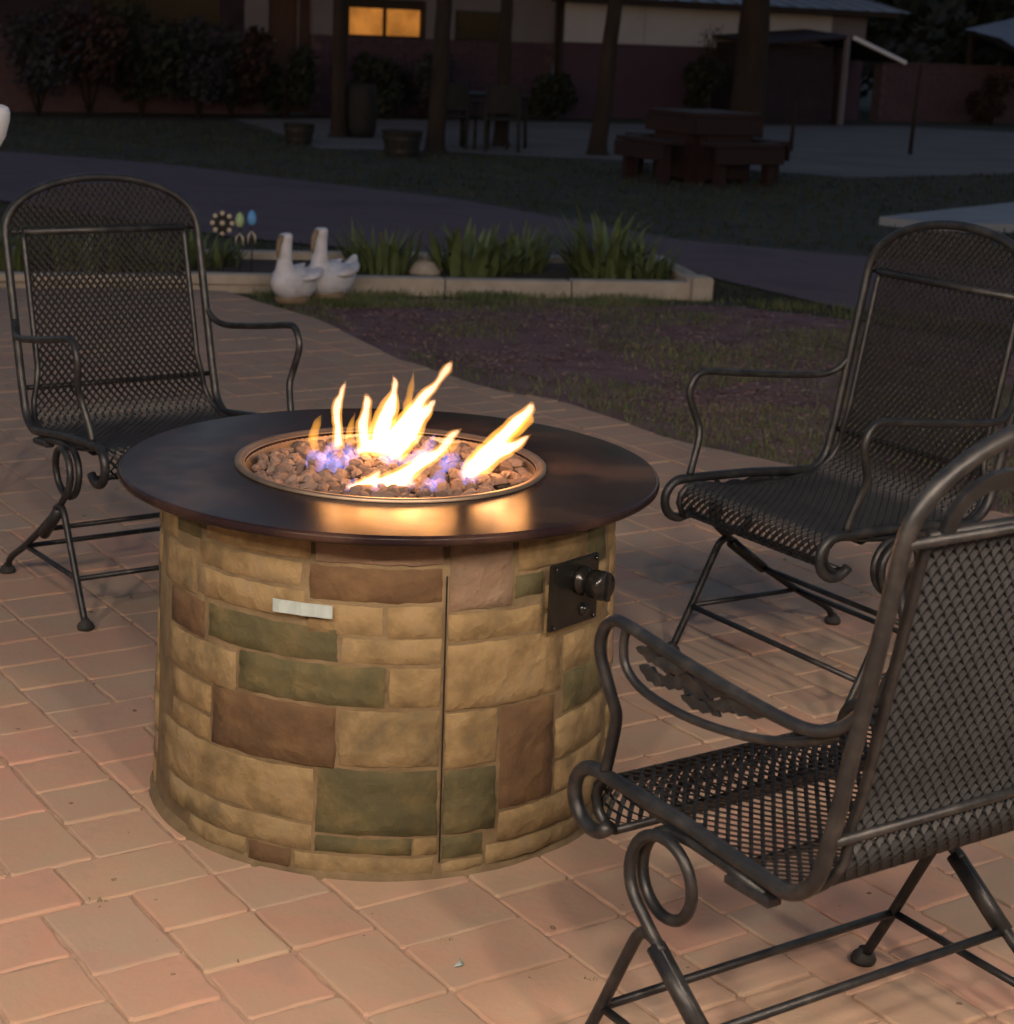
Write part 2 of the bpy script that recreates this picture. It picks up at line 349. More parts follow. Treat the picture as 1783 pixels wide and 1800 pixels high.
for (i, j, w, h) in pieces:
    x, y = uv2w(U0+(i+w/2)*MOD, V0+(j+h/2)*MOD)
    if y < -2.4: continue
    ins = [inside(*uv2w(U0+(i+a*w)*MOD, V0+(j+b*h)*MOD), PATIO) for a in (0,1) for b in (0,1)]
    if not any(ins): continue
    if x*x+y*y < .40**2 and math.hypot(x, y) < .30: continue          # hidden under the fire pit
    d = math.hypot(x, y+CAM_D); lat = x-.0658*(y+CAM_D)
    vis = abs(lat) < .285*d+.12 and y > -1.25
    near = abs(lat) < .285*d+.75
    if not near: continue
    todo.append((0 if vis else 1, d, x, y, w, h, all(ins)))
todo.sort(key=lambda t: t[:2])
edge_seg = []
for k in range(len(EDGE)-1):
    a = Vector(EDGE[k]); b = Vector(EDGE[k+1]); d = (b-a).normalized(); edge_seg.append((a, b, Vector((-d.y*-1, d.x*-1)) if False else Vector((d.y, -d.x))*1))
far = MB(); cnt = 0
for (nv, d, x, y, w, h, full) in todo:
    dz = rp.uniform(-.002, .002); tilt = (rp.uniform(-.006, .006), rp.uniform(-.006, .006), R(30)+rp.uniform(-.012, .012))
    me = None
    if not full:
        rot = Matrix.Rotation(R(30), 2); poly = [Vector((x, y))+rot @ p for p in paver_poly(w, h, rp)]
        # nearest edge segment(s): keep the patio side
        for a, b, nn in edge_seg:
            mid = (a+b)/2; t = (Vector((x, y))-a).dot((b-a).normalized())
            if -.15 < t < (b-a).length+.15: poly = clip_half(poly, a, -nn if False else Vector((-(b-a).y, (b-a).x)).normalized()*-1)
            if len(poly) < 3: break
        if len(poly) < 3: continue
        ctr = Vector((x, y)); poly = [rot.transposed() @ (p-ctr) for p in poly]
        if cnt < 295: me = paver_mesh(poly, rp).mesh('paver', 'paver')
        else: pb = paver_mesh(poly, rp)
    elif cnt >= 295: pb = None
    if cnt < 295:
        if me is None: me = PM[w, h][rp.randrange(5)]
        inst('paver', me, patio, (x, y, dz), tilt); cnt += 1
    else:
        src = pb if not full else None
        rm = Matrix.Translation((x, y, dz)) @ Matrix.Rotation(R(30), 4, 'Z')
        if src: far.add([rm @ Vector(v) for v in src.v], src.f)
        else:
            m0 = PM[w, h][rp.randrange(5)]
            far.add([rm @ v.co for v in m0.vertices], [tuple(p.vertices) for p in m0.polygons])
tag(far.build('distant_pavers', 'paver', patio), kind='stuff')

# ------------------------------------------------------------------ fire pit
pit = tag(empty('fire_pit'), 'round stone gas fire pit with dark slate top, burning in the middle', 'fire pit')
RB = .418
core = MB(); core.lathe([(RB+.006,-.01),(RB+.004,.02),(RB-.004,.3),(RB-.012,.592),(.30,.592),(.30,.2)], 96, caps=False)
mort = core.build('mortar_core', 'mortar', pit, True)
rs = random.Random(5)
def stone(t0, t1, z0, z1, col, parent=mort):
    t0 -= .16; t1 += .16; z0 -= .0008; z1 += .0008
    nx = max(4, int((t1-t0)/2.6)+1); nz = max(4, int((z1-z0)/.014)+1); b = MB(); vs = []; proud = rs.uniform(.0035, .0065); sd = rs.uniform(0, 99)
    ch = rs.uniform(-1, 1)*.003
    for iz in range(nz+1):
        for ix in range(nx+1):
            a = ix/nx; c = iz/nz
            jx = 0 if 0 < ix < nx else rs.uniform(-.25, .25); jz = 0 if 0 < iz < nz else rs.uniform(-.0016, .0016)
            th = R(t0+(t1-t0)*a+jx); z = z0+(z1-z0)*c+jz
            rb = RB+.004-.018*z/.6
            edge = ix in (0, nx) or iz in (0, nz)
            p = proud+.002*noise.noise((th*6+sd, z*16, sd))+.0026*noise.noise((th*34, z*85, sd))+ch*(c-.5)
            rr = rb-.0004 if edge else rb+max(p, .003)
            if not edge and (ix in (1, nx-1) or iz in (1, nz-1)): pass
            vs.append((rr*math.sin(th), -rr*math.cos(th), z))
    # pull second ring close to the border so that the edge is a small chamfer
    def idx(ix, iz): return iz*(nx+1)+ix
    for iz in range(1, nz):
        for ix in range(1, nx):
            if ix in (1, nx-1) or iz in (1, nz-1):
                v = Vector(vs[idx(ix, iz)])
                if ix in (1, nx-1):
                    e = Vector(vs[idx(0 if ix == 1 else nx, iz)]); d = v-e; d.z = 0
                    h = Vector((d.x, d.y, 0)); 
                    k = min(1, .0045/max(h.length, 1e-4)); th = math.atan2(e.x, -e.y)*(1-k)+math.atan2(v.x, -v.y)*k; r_ = math.hypot(v.x, v.y)
                    v = Vector((r_*math.sin(th), -r_*math.cos(th), v.z))
                if iz in (1, nz-1):
                    ez = vs[idx(ix, 0 if iz == 1 else nz)][2]; k = min(1, .0042/max(abs(v.z-ez), 1e-4)); v.z = ez*(1-k)+v.z*k
                vs[idx(ix, iz)] = tuple(v)
    fs = [(idx(i, k), idx(i+1, k), idx(i+1, k+1), idx(i, k+1)) for k in range(nz) for i in range(nx)]
    b.add(vs, fs); o = b.build('stone', {'T':'stone_tan','G':'stone_green','R':'stone_red','P':'stone_pink'}[col], parent, True)
    return o
ST = [(-75,-62,.515,.588,'T'),(-61,-50,.532,.588,'G'),(-47.5,-18,.541,.588,'T'),(-17,12.6,.541,.588,'P'),(14,30,.462,.588,'P'),(31.5,55,.517,.588,'T'),(56.5,67,.49,.58,'G'),
(-70,-52,.435,.51,'T'),(-51,-20,.494,.536,'T'),(-51,-19,.441,.489,'T'),(-18,12.6,.477,.536,'R'),(31,39,.473,.512,'G'),(40,70,.442,.485,'T'),
(-64,-48,.365,.43,'R'),(-18,-.8,.421,.472,'T'),(0,12.6,.418,.472,'T'),(14,39,.41,.457,'T'),(40,70,.392,.437,'T'),
(-46.5,-11,.373,.432,'G'),(-10,12.6,.373,.416,'T'),(14,46,.292,.405,'T'),(47,72,.322,.386,'T'),(47.5,70,.246,.317,'G'),
(-66,-37,.292,.36,'T'),(-36,0,.299,.368,'G'),(1,12.6,.299,.368,'T'),
(-62,-45,.236,.286,'T'),(-62,-45,.187,.231,'T'),(-44,-11,.189,.294,'R'),(-10,12.6,.196,.293,'T'),(14,27,.191,.287,'T'),(28,44,.104,.287,'R'),(45,68,.166,.24,'T'),(45,68,.104,.161,'T'),
(-70,-16,.091,.183,'T'),(-15,12.6,.074,.19,'G'),(14,27,.074,.186,'G'),(28,64,.047,.099,'T'),
(-64,-16,.04,.086,'T'),(-15,7,.040,.069,'G'),(7.6,12.6,.040,.069,'T'),(14,24,.029,.069,'G'),(25,58,.010,.042,'T'),
(-52,-33,.002,.036,'T'),(-32,-21,.002,.036,'R'),(-20,12,.002,.035,'T'),(14,24,.002,.025,'T')]
for s_ in ST: stone(*s_)
z = .004
while z < .56:
    h = rs.choice([.06,.075,.09]); h = min(h, .588-z); t = 71+rs.uniform(0, 4)
    while t < 281:
        w = rs.uniform(14, 34); t1 = min(t+w, 284)
        if t1-t > 6: stone(t, t1-1, z, z+h-.006, rs.choice('TTTTGRP'))
        t = t1
    z += h
    if .588-z < .02: break
seam = MB(); seam.add([((RB+k)*math.sin(R(a)), -(RB+k)*math.cos(R(a)), zz) for zz, k in ((.026,.0095),(.2,.004),(.38,-.001),(.524,-.005)) for a in (13.12,13.50)], [(0,1,3,2),(2,3,5,4),(4,5,7,6)])
seam.build('door_seam', 'black_plate', pit)
col_ = MB(); col_.lathe([(RB+.004,.012),(RB+.011,.006),(RB+.018,-.001),(RB+.026,-.012)], 80, caps=False); 
for i, v in enumerate(col_.v):
    k = 1+.012*noise.noise((v[0]*9, v[1]*9, 0)); col_.v[i] = (v[0]*k, v[1]*k, v[2]+.003*noise.noise((v[0]*20, v[1]*20, 3)))
col_.build('base_mortar', 'mortar', pit, True)
top = MB(); RT = .4857
top.lathe([(.262,.594),(RT-.006,.594),(RT-.001,.597),(RT,.601),(RT-.001,.607),(RT-.004,.6102),(RT-.009,.611),(.262,.611)], 160, closed=True)
tt = top.build('slate_top', 'slate_top', pit, True)
for p in tt.data.polygons: p.use_smooth = True
em = tt.modifiers.new('w', 'WEIGHTED_NORMAL'); em.keep_sharp = True
bowl = MB(); bowl.lathe([(.2805,.6115),(.2805,.6165),(.277,.6182),(.2705,.6178),(.2695,.6150),(.266,.6142),(.2625,.6125),(.2615,.600),(.256,.592),(.252,.57),(.05,.565),(.0001,.565)], 128, caps=False)
bowl.build('bowl_rim', 'rim_steel', pit, True)
pan = empty('fire_bowl'); pan.parent = pit
# lava rocks
rl = random.Random(3)
RM = []
for k in range(9):
    b = MB(); n = 6; vs = [(0,0,-.9)]; 
    for zi, rr in ((-.55,.75),(.05,1.),(.6,.7)):
        for q in range(n):
            a = 2*PI*(q+rl.uniform(-.34,.34))/n; r_ = rr*rl.uniform(.6,1.18); vs.append((r_*math.cos(a)*1.15, r_*math.sin(a), zi+rl.uniform(-.2,.2)))
    vs.append((rl.uniform(-.2,.2), rl.uniform(-.2,.2), .95)); fs = []
    for q in range(n):
        q2 = (q+1) % n; fs += [(0,1+q2,1+q),(1+q,1+q2,1+n+q2,1+n+q),(1+n+q,1+n+q2,1+2*n+q2,1+2*n+q),(1+2*n+q,1+2*n+q2,1+3*n)]
    b.add(vs, fs); RM.append(b)
RMe = [b.mesh('lava_rock', 'lava_rock') for b in RM]
placed = []
tries = 0
while len(placed) < 270 and tries < 40000:
    tries += 1
    a = rl.uniform(0, 2*PI); r_ = .248*math.sqrt(rl.random()); s_ = rl.uniform(.010, .0195)
    x, y = r_*math.cos(a), r_*math.sin(a)
    if any((x-q[0])**2+(y-q[1])**2 < (.78*(s_+q[2]))**2 for q in placed): continue
    placed.append((x, y, s_))
for (x, y, s_) in placed:
    z = .596+rl.uniform(0, .009)-.006*max(0, (math.hypot(x, y)-.2)/.05)
    inst('lava_rock', rl.choice(RMe), pan, (x, y, z), (rl.uniform(-.6,.6), rl.uniform(-.6,.6), rl.uniform(0,6.28)), (s_*1.1, s_, s_*rl.uniform(.7,1.)))
under = MB()
for k in range(620):
    a = rl.uniform(0, 2*PI); r_ = .247*math.sqrt(rl.random()); s_ = rl.uniform(.009,.015); src = rl.choice(RM)
    mt = Matrix.Translation((r_*math.cos(a), r_*math.sin(a), .579+rl.uniform(0,.011))) @ Matrix.Rotation(rl.uniform(0,6.28), 4, 'Z') @ Matrix.Scale(s_, 4)
    under.add([mt @ Vector(v) for v in src.v], src.f)
tag(under.build('lower_lava_rocks', 'lava_rock', pan), kind='stuff')
# control plate with knob and igniter button
TH = R(46.5); RPL = RB+.010
cp = empty('control_panel', (RPL*math.sin(TH), -RPL*math.cos(TH), .47), TH); cp.parent = pit
pl = MB(); pl.box(-.062,.062,-.006,.002,-.06,.058,.0025); pl.build('plate', 'black_plate', cp)
for sx in (-1, 1):
    for sz in (-.052, .05):
        sc_ = MB(); sc_.lathe([(.004,0),(.004,.003),(.002,.0042)], 10); sc_.build('screw', 'black_plastic', cp, True, (sx*.054,-.006,sz), (R(90),0,0))
kn = MB(); kn.lathe([(.025,0),(.025,.007),(.019,.010),(.019,.022),(.0245,.025),(.0255,.048),(.0235,.053),(0.0001,.054)], 32)
ko = kn.build('knob', 'black_plastic', cp, True, (.016,-.006,.018), (R(90),0,0))
kr = MB(); kr.box(-.004,.004,-.024,.024,.052,.060,.001); kr.build('knob_grip', 'black_plastic', ko)
ig = MB(); ig.lathe([(.012,0),(.012,.003),(.009,.004),(.008,.007),(.0001,.008)], 24); ig.build('igniter_button', 'black_plastic', cp, True, (.026,-.006,-.036), (R(90),0,0))
lb = MB(); vs = []
for k in range(9):
    a = R(-25.8+13.9*k/8); rr = RB+.0085+.001*math.sin(k*1.9)
    vs += [(rr*math.sin(a), -rr*math.cos(a), .452), (rr*math.sin(a), -rr*math.cos(a), .474)]
n_ = len(vs); vs += [(x*.9965, y*.9965, zz) for x, y, zz in vs]
fs = [(2*k, 2*k+2, 2*k+3, 2*k+1) for k in range(8)]+[(n_+2*k+1, n_+2*k+3, n_+2*k+2, n_+2*k) for k in range(8)]+[(2*k, n_+2*k, n_+2*k+2, 2*k+2) for k in range(8)]+[(2*k+1, 2*k+3, n_+2*k+3, n_+2*k+1) for k in range(8)]+[(0,1,n_+1,n_),(16,n_+16,n_+17,17)]
lb.add(vs, fs); tag(lb.build('rating_label', 'label_foil', pit), 'small curled silvery label on the stone front')

# ------------------------------------------------------------------ flames: closed meshes of glowing gas
fire = tag(empty('gas_fire', (0,0,.60)), 'yellow and blue gas flames leaning right above the lava rocks', 'fire')
rf = random.Random(21); GLOW = []
def flame(pts, rads, m='flame_hot', flat=.75, name='flame', n=12):
    P = smoothpath([(x, y, z-.60) for x, y, z in pts], 6); k = len(P); rr = []
    for i in range(k):
        t = i/(k-1)*(len(rads)-1); a = int(min(t, len(rads)-2)); f = t-a; f = f*f*(3-2*f)
        rr.append(max(.0005, 1.08*(rads[a]*(1-f)+rads[a+1]*f)))
    b = MB(); b.tube(P, rr, n, True, flat); sd = rf.uniform(0, 50)
    def wob(v): return (v[0]+.006*noise.noise((v[0]*30+sd, v[1]*30, v[2]*24))+.003*noise.noise((v[0]*75+sd, v[1]*75, v[2]*60)), v[1]+.004*noise.noise((v[0]*25, v[1]*25+sd, v[2]*22)), v[2]+.005*noise.noise((v[0]*34, sd, v[2]*24)))
    b.v = [wob(v) for v in b.v]
    if m == 'flame_hot':
        for p_ in ([P[len(P)//3], P[2*len(P)//3]]): GLOW.append(tuple(p_))
        e = MB(); e.tube(P[1:-2], [.62*q for q in rr[1:-2]], n, True, flat); e.v = [wob(v) for v in e.v]; e.build('flame_core', 'flame_core', fire, True); m = 'flame_mantle'
    return b.build(name, m, fire, True)
# back group
flame([(-.135,.03,.622),(-.144,.03,.648),(-.140,.03,.668),(-.130,.03,.690)], [.007,.013,.009,.001], 'flame_orange')
flame([(-.098,.05,.622),(-.101,.05,.672),(-.097,.05,.705),(-.092,.05,.728),(-.087,.05,.750)], [.014,.015,.013,.009,.002])
flame([(-.048,.06,.618),(-.052,.06,.665),(-.047,.06,.705),(-.050,.06,.728)], [.022,.019,.014,.004])
flame([(-.020,.06,.612),(-.018,.06,.655),(-.008,.06,.700),(.002,.06,.735),(-.002,.06,.764)], [.026,.034,.024,.012,.001])
flame([(.020,.06,.655),(.029,.06,.700),(.031,.06,.735),(.034,.06,.772)], [.016,.012,.007,.001], 'flame_orange')
flame([(-.01,.055,.62),(.022,.055,.668),(.052,.055,.722),(.080,.055,.757),(.096,.055,.775),(.103,.055,.790)], [.030,.030,.015,.010,.011,.003])
flame([(.0,.05,.622),(.032,.05,.655),(.052,.05,.690),(.070,.05,.712),(.080,.05,.722)], [.030,.030,.021,.010,.001])
flame([(-.07,.055,.615),(-.03,.055,.632),(.01,.055,.640),(.04,.055,.645)], [.010,.022,.026,.008])
flame([(-.075,.06,.63),(-.078,.06,.66),(-.070,.06,.69)], [.012,.009,.001], 'flame_orange')
# front group
flame([(-.080,-.15,.600),(-.050,-.15,.608),(-.030,-.15,.620),(-.014,-.15,.640)], [.004,.014,.013,.002])
flame([(-.062,-.14,.602),(-.02,-.14,.610),(.02,-.14,.626),(.058,-.13,.650),(.088,-.12,.668),(.106,-.11,.690),(.120,-.11,.706)], [.010,.017,.021,.018,.013,.010,.002])
flame([(.0,-.145,.598),(.02,-.14,.618),(.045,-.135,.640)], [.018,.020,.008])
flame([(.042,-.13,.640),(.056,-.13,.664),(.061,-.13,.680),(.070,-.13,.694)], [.013,.010,.006,.001], 'flame_orange')
flame([(.085,-.12,.660),(.105,-.115,.672),(.122,-.11,.684)], [.010,.008,.001], 'flame_orange')
# right group
flame([(.126,-.06,.600),(.148,-.06,.628),(.180,-.055,.662),(.212,-.05,.698),(.236,-.05,.722),(.246,-.05,.742)], [.010,.024,.024,.021,.015,.004])
flame([(.132,-.065,.602),(.168,-.065,.636),(.198,-.06,.657),(.225,-.06,.670),(.246,-.06,.684)], [.012,.025,.022,.014,.001])
flame([(.195,-.055,.675),(.222,-.052,.698),(.240,-.052,.712),(.247,-.052,.725)], [.014,.018,.014,.002], 'flame_orange')
flame([(.132,-.06,.615),(.146,-.06,.645),(.150,-.06,.660),(.157,-.06,.674)], [.012,.009,.006,.001], 'flame_orange')
# blue roots
for (x, y, dx, h, r_) in ((-.125,-.02,.01,.035,.013),(-.105,-.05,.012,.03,.015),(-.09,.0,.02,.05,.012),(.128,-.075,.012,.04,.014),(-.07,-.16,.01,.02,.008),(.06,-.15,.015,.022,.014),(.085,-.02,.02,.03,.012),(-.01,.03,.03,.022,.02),(.15,-.02,.02,.03,.010),(.05,.03,.03,.06,.012),(-.03,-.165,.02,.018,.010),(-.14,.0,.01,.03,.016),(-.115,.02,.015,.045,.014),(-.075,.035,.01,.03,.016),(.035,.02,.03,.03,.018),(.10,.0,.02,.03,.014),(.075,-.13,.02,.03,.014),(.02,-.16,.02,.02,.012),(.14,-.09,.012,.03,.012)):
    flame([(x,y,.598),(x+dx*.5,y,.606+h*.5),(x+dx,y,.606+h)], [r_,r_*.9,.001], 'flame_blue', 1., 'blue_flame', 10)
for q in GLOW:
    pl_ = bpy.data.lights.new('flame_light', 'POINT'); pl_.energy = 4.8/len(GLOW); pl_.color = (1,.40,.11); pl_.shadow_soft_size = .030
    po = bpy.data.objects.new('flame_light', pl_); C.objects.link(po); po.parent = fire; po.location = q

# ------------------------------------------------------------------ spring chairs
HW = .254
def back_y(z): return -.231-.173*(z-.403)
def build_chair():
    t = empty('spring_chair'); up_ = []
    def U(o): up_.append(o); return o
    # outer frame: scroll - rail - bend - post - arch and back again
    def side(sx):
        pts = []
        cy, cz, rr = .198, .377, .044
        for k in range(0, 15): a = R(-235+ (235)*k/14) ; pts.append((sx*HW, cy-rr*math.sin(-a)*-1 if False else cy+rr*math.sin(-a), cz+rr*math.cos(a)))
        pts += [(sx*HW, .12, .4205),(sx*HW, .0, .418),(sx*HW,-.12,.410)]
        for k in range(1, 9):      # bend
            a = R(90*k/8*.93); r3 = .075; pts.append((sx*HW, -.165-r3*math.sin(a), .405+r3*(1-math.cos(a))))
        zz = .52
        while zz < .86: pts.append((sx*HW, back_y(zz), zz)); zz += .08
        return pts
    A = side(-1); B = side(1)
    arch = []
    for k in range(0, 25):
        a = PI*k/24; zz = .865+.135*math.sin(a)**.9 if 0 < k < 24 else .865; arch.append((-HW*math.cos(a), back_y(zz), zz))
    b = MB(); b.tube(A+arch+B[::-1], .0106, 10); U(b.build('frame', 'iron', t, True))
    # profile of the woven metal sheet: back top -> bend -> seat -> front roll
    hm = .212
    prof = []
    for k in range(0, 13): zz = .872-(.872-.50)*k/12; prof.append((back_y(zz)+.006, zz))
    for k in range(1, 11):
        a = R(8*k*1.03); r3 = .10; prof.append((-.150-r3*math.cos(a)+.0, .492-r3*math.sin(a)*.92))
    prof += [(-.08,.391),(.0,.392),(.08,.398),(.15,.408)]
    for k in range(0, 13): a = R(200*k/12); prof.append((.178+.036*math.sin(a), .375+.036*math.cos(a)))
    prof = [Vector((0, y, z)) for y, z in prof]
    # arc length
    sl_ = [0]
    for k in range(1, len(prof)): sl_.append(sl_[-1]+(prof[k]-prof[k-1]).length)
    def at(s):
        s = max(0, min(sl_[-1], s)); k = 0
        while k < len(sl_)-2 and sl_[k+1] < s: k += 1
        f = (s-sl_[k])/max(1e-9, sl_[k+1]-sl_[k]); p = prof[k].lerp(prof[k+1], f); tg = (prof[min(k+2, len(prof)-1)]-prof[max(k-1, 0)]).normalized()
        return p, tg
    s_seat = .47
    def wid(s): return hm if s < .33 else hm+(HW-.016-hm)*min(1, (s-.33)/.14)
    def woven(s0, s1, name):
        PU, PV = .0172, .0225; b = MB(); nv = int((s1-s0)/PV*2); nu = int(2*hm/PU)
        def pt(i, j):   # i in half steps across
            s = s0+(s1-s0)*j/nv; p, tg = at(s); w = wid(s); x = -w+2*w*(i/(2*nu)); nr = Vector((0, -tg.z, tg.y)); return Vector((x, p.y, p.z)), nr
        for j in range(nv):
            for i in range(0, 2*nu, 1):
                if (i+j) % 2: continue
                for di in (1, -1):
                    if not 0 <= i+di <= 2*nu: continue
                    a, na = pt(i, j); c, nc = pt(i+di, j+1); d = (c-a).normalized(); sd = d.cross(na).normalized()*.0027; th = na*.0009+sd*0
                    tw = na*(.0021*di)
                    q = [a-sd-th-tw, a+sd-th+tw, a+sd+th+tw, a-sd+th-tw, c-sd-th-tw, c+sd-th+tw, c+sd+th+tw, c-sd+th-tw]
                    b.add(q, [(0,1,5,4),(1,2,6,5),(2,3,7,6),(3,0,4,7)])
        return b.build(name, 'mesh_iron', t)
    U(woven(0, s_seat, 'backrest')); U(woven(s_seat, sl_[-1], 'seat'))
    bd = MB(); ring = []
    N = 46
    for k in range(N+1): s = sl_[-1]*k/N; p, _ = at(s); ring.append((wid(s), p))
    bd.tube([(-w, p.y, p.z) for w, p in ring], .0075, 6, True); bd.tube([(w, p.y, p.z) for w, p in ring], .0075, 6, True)
    bd.tube([(-hm, ring[0][1].y, ring[0][1].z), (hm, ring[0][1].y, ring[0][1].z)], .0095, 8)
    w_ = ring[-1][0]; bd.tube([(-w_, ring[-1][1].y, ring[-1][1].z), (w_, ring[-1][1].y, ring[-1][1].z)], .006, 6)
    U(bd.build('sheet_border', 'iron', t, True))
    for zz in (.872, .50):
        cb = MB(); cb.tube([(-HW, back_y(zz)-.006, zz), (HW, back_y(zz)-.006, zz)], .0065, 8); U(cb.build('cross_bar', 'iron', t, True))
    for yy, zz in ((.10,.388),(-.06,.379)):
        cb = MB(); cb.tube([(-HW, yy, zz+.025), (-HW+.03, yy, zz), (HW-.03, yy, zz), (HW, yy, zz+.025)], .006, 8); U(cb.build('cross_bar', 'iron', t, True))
    # crest ornament in the arch: crescent scrolls and leaves cut from plate
    def leaf_plate(name, pts, parent, m='iron', th=.004):
        b = MB(); b.prism(pts, -th, th); return b.build(name, m, parent)
    def leafshape(x0, z0, ang, ln, wd, k=9, wob=.18):
        out = []
        for side_ in (1, -1):
            rng = range(k+1) if side_ == 1 else range(k-1, 0, -1)
            for i in rng:
                f = i/k; w = wd*math.sin(PI*f)**.8*(1+wob*math.sin(f*19)); x = ln*f; y = side_*w
                out.append((x0+x*math.cos(ang)-y*math.sin(ang), z0+x*math.sin(ang)+y*math.cos(ang)))
        return out
    crest = empty('crest'); crest.parent = t; crest.location = (0, back_y(.875), .875); crest.rotation_euler = (R(9.8), 0, 0); U(crest)
    for sx in (-1, 1):
        cr_ = []
        for k in range(13): a = PI*k/12; cr_.append((sx*(.118+.082*math.cos(a)), .004+.066*math.sin(a)))
        for k in range(12, -1, -1): a = PI*k/12; cr_.append((sx*(.128+.052*math.cos(a)), .004+.044*math.sin(a)))
        leaf_plate('crest_scroll', cr_ if sx < 0 else cr_[::-1], crest)
        leaf_plate('crest_leaf', leafshape(sx*.070, .010, R(90-sx*10), .090, .020), crest)
        leaf_plate('crest_leaf', leafshape(sx*.02, .03, R(90-sx*38), .075, .017), crest)
    leaf_plate('crest_leaf', leafshape(0, .004, R(90), .115, .024), crest)
    # arms
    for sx in (-1, 1):
        pth = smoothpath([(sx*HW,-.277,.668),(sx*.262,-.25,.640),(sx*.274,-.205,.628),(sx*.280,-.10,.634),(sx*.281,.02,.645),(sx*.280,.115,.655),(sx*.280,.148,.652),(sx*.280,.166,.632),(sx*.279,.171,.60),(sx*.272,.150,.545),(sx*.264,.148,.515),(sx*.256,.165,.465),(sx*HW,.176,.428)], 4)
        b = MB(); b.tube(pth, .0085, 8); arm = U(b.build('arm', 'iron', t, True))
        b = MB(); b.tube(smoothpath([(sx*.280,.118,.652),(sx*.280,.122,.625),(sx*.280,.112,.597),(sx*.279,.07,.578),(sx*.278,-.02,.574),(sx*.272,-.12,.585),(sx*.264,-.20,.607),(sx*.257,-.25,.632)], 4), .0062, 8); b.build('arm_stay', 'iron', arm, True)
        lf = MB()
        for q_, (y0, z0, an, ln, wd) in enumerate(((.095,.632,182,.06,.010),(.085,.612,196,.05,.009),(.06,.628,176,.07,.011),(.05,.604,170,.055,.009),(.02,.622,188,.07,.012),(.0,.600,182,.06,.008),(-.02,.626,176,.08,.013),(-.05,.606,168,.06,.008),(-.08,.620,178,.07,.009),(-.035,.612,205,.04,.007))):
            lf.prism(leafshape(y0, z0, R(an), ln, wd, 12, .22), -.0022-.0012*(q_ % 3), .0022+.0012*(q_ % 3))
        lf.v = [(sx*.279+v[1]+.004*noise.noise((v[0]*30, v[2]*40, 0)), v[0], v[2]) for v in lf.v]
        lf.build('leaf_ornament', 'iron', arm)
    # springs
    for sx in (-1, 1):
        pts = [(sx*HW,-.15,.388),(sx*HW,-.08,.396),(sx*HW,-.01,.400)]
        cy, cz, rr = .030, .336, .057
        n = 40
        for k in range(n+1):
            ph = R(504)*k/n; pts.append((sx*(HW-.006+.030*k/n), cy+rr*math.sin(ph), cz+rr*math.cos(ph)))
        y, zz = pts[-1][1:]
        for k in (1, 2, 3): pts.append((sx*.2785, y-.055*k*.81, zz-.055*k*.59-.004))
        b = MB(); b.tube(pts, .0084, 8); sp = U(b.build('spring', 'iron', t, True))
        b = MB(); b.box(sx*HW-.011, sx*HW+.011, -.165, -.085, .377, .392, .003); b.build('spring_clamp', 'iron', sp)
        b = MB(); p0 = Vector((sx*.2785, y-.055*1.0*.81, zz-.055*1.0*.59-.010)); dd = Vector((0,-.81,-.59)); b.tube([p0, p0+dd*.13], .0135, 8); b.build('spring_sleeve', 'iron', sp, True)
    # base
    for sx in (-1, 1):
        XB = sx*.2785
        fl = smoothpath([(XB,.005,.245),(XB,.030,.258),(XB,.052,.250),(XB,.072,.215),(XB,.125,.105),(XB,.172,.012)], 4)
        b = MB(); b.tube(fl, .0086, 8); lg = b.build('leg', 'iron', t, True)
        b = MB(); b.lathe([(.0001,.0),(.019,.0),(.0205,.006),(.017,.014),(.010,.019),(.009,.024)], 16, XB, .174); b.build('glide', 'rubber', lg, True)
        rl_ = smoothpath([(XB,.010,.240),(XB,-.08,.178),(XB,-.2,.102),(XB,-.285,.055),(XB,-.312,.034),(XB,-.325,.012)], 4)
        b = MB(); b.tube(rl_, .0086, 8); lg = b.build('leg', 'iron', t, True)
        b = MB(); b.lathe([(.0001,.0),(.019,.0),(.0205,.006),(.017,.014),(.010,.019),(.009,.024)], 16, XB, -.326); b.build('glide', 'rubber', lg, True)
        b = MB(); b.tube([(XB,.124,.107),(XB,-.198,.103)], .0062, 8); b.build('stretcher', 'iron', t, True)
    for yy, zz in ((.1245,.106),(-.20,.101),(-.085,.172)):
        b = MB(); b.tube([(-.2785,yy,zz),(.2785,yy,zz)], .0066, 8); b.build('stretcher', 'iron', t, True)
    return t, up_
ch, up_names = build_chair()
nup = [o.name for o in up_names]
kids = list(ch.children)
POSE = [((.607,-.978),.54,0.,'charcoal wrought iron spring chair nearest the camera, seen from behind, mesh back on the right'),
        ((-.546,1.115),-2.586,4.,'black wrought iron spring chair with arched mesh back on the left behind the fire pit'),
        ((.946,.594),2.089,0.,'dark wrought iron spring chair on the right, seat front touching the slate top')]
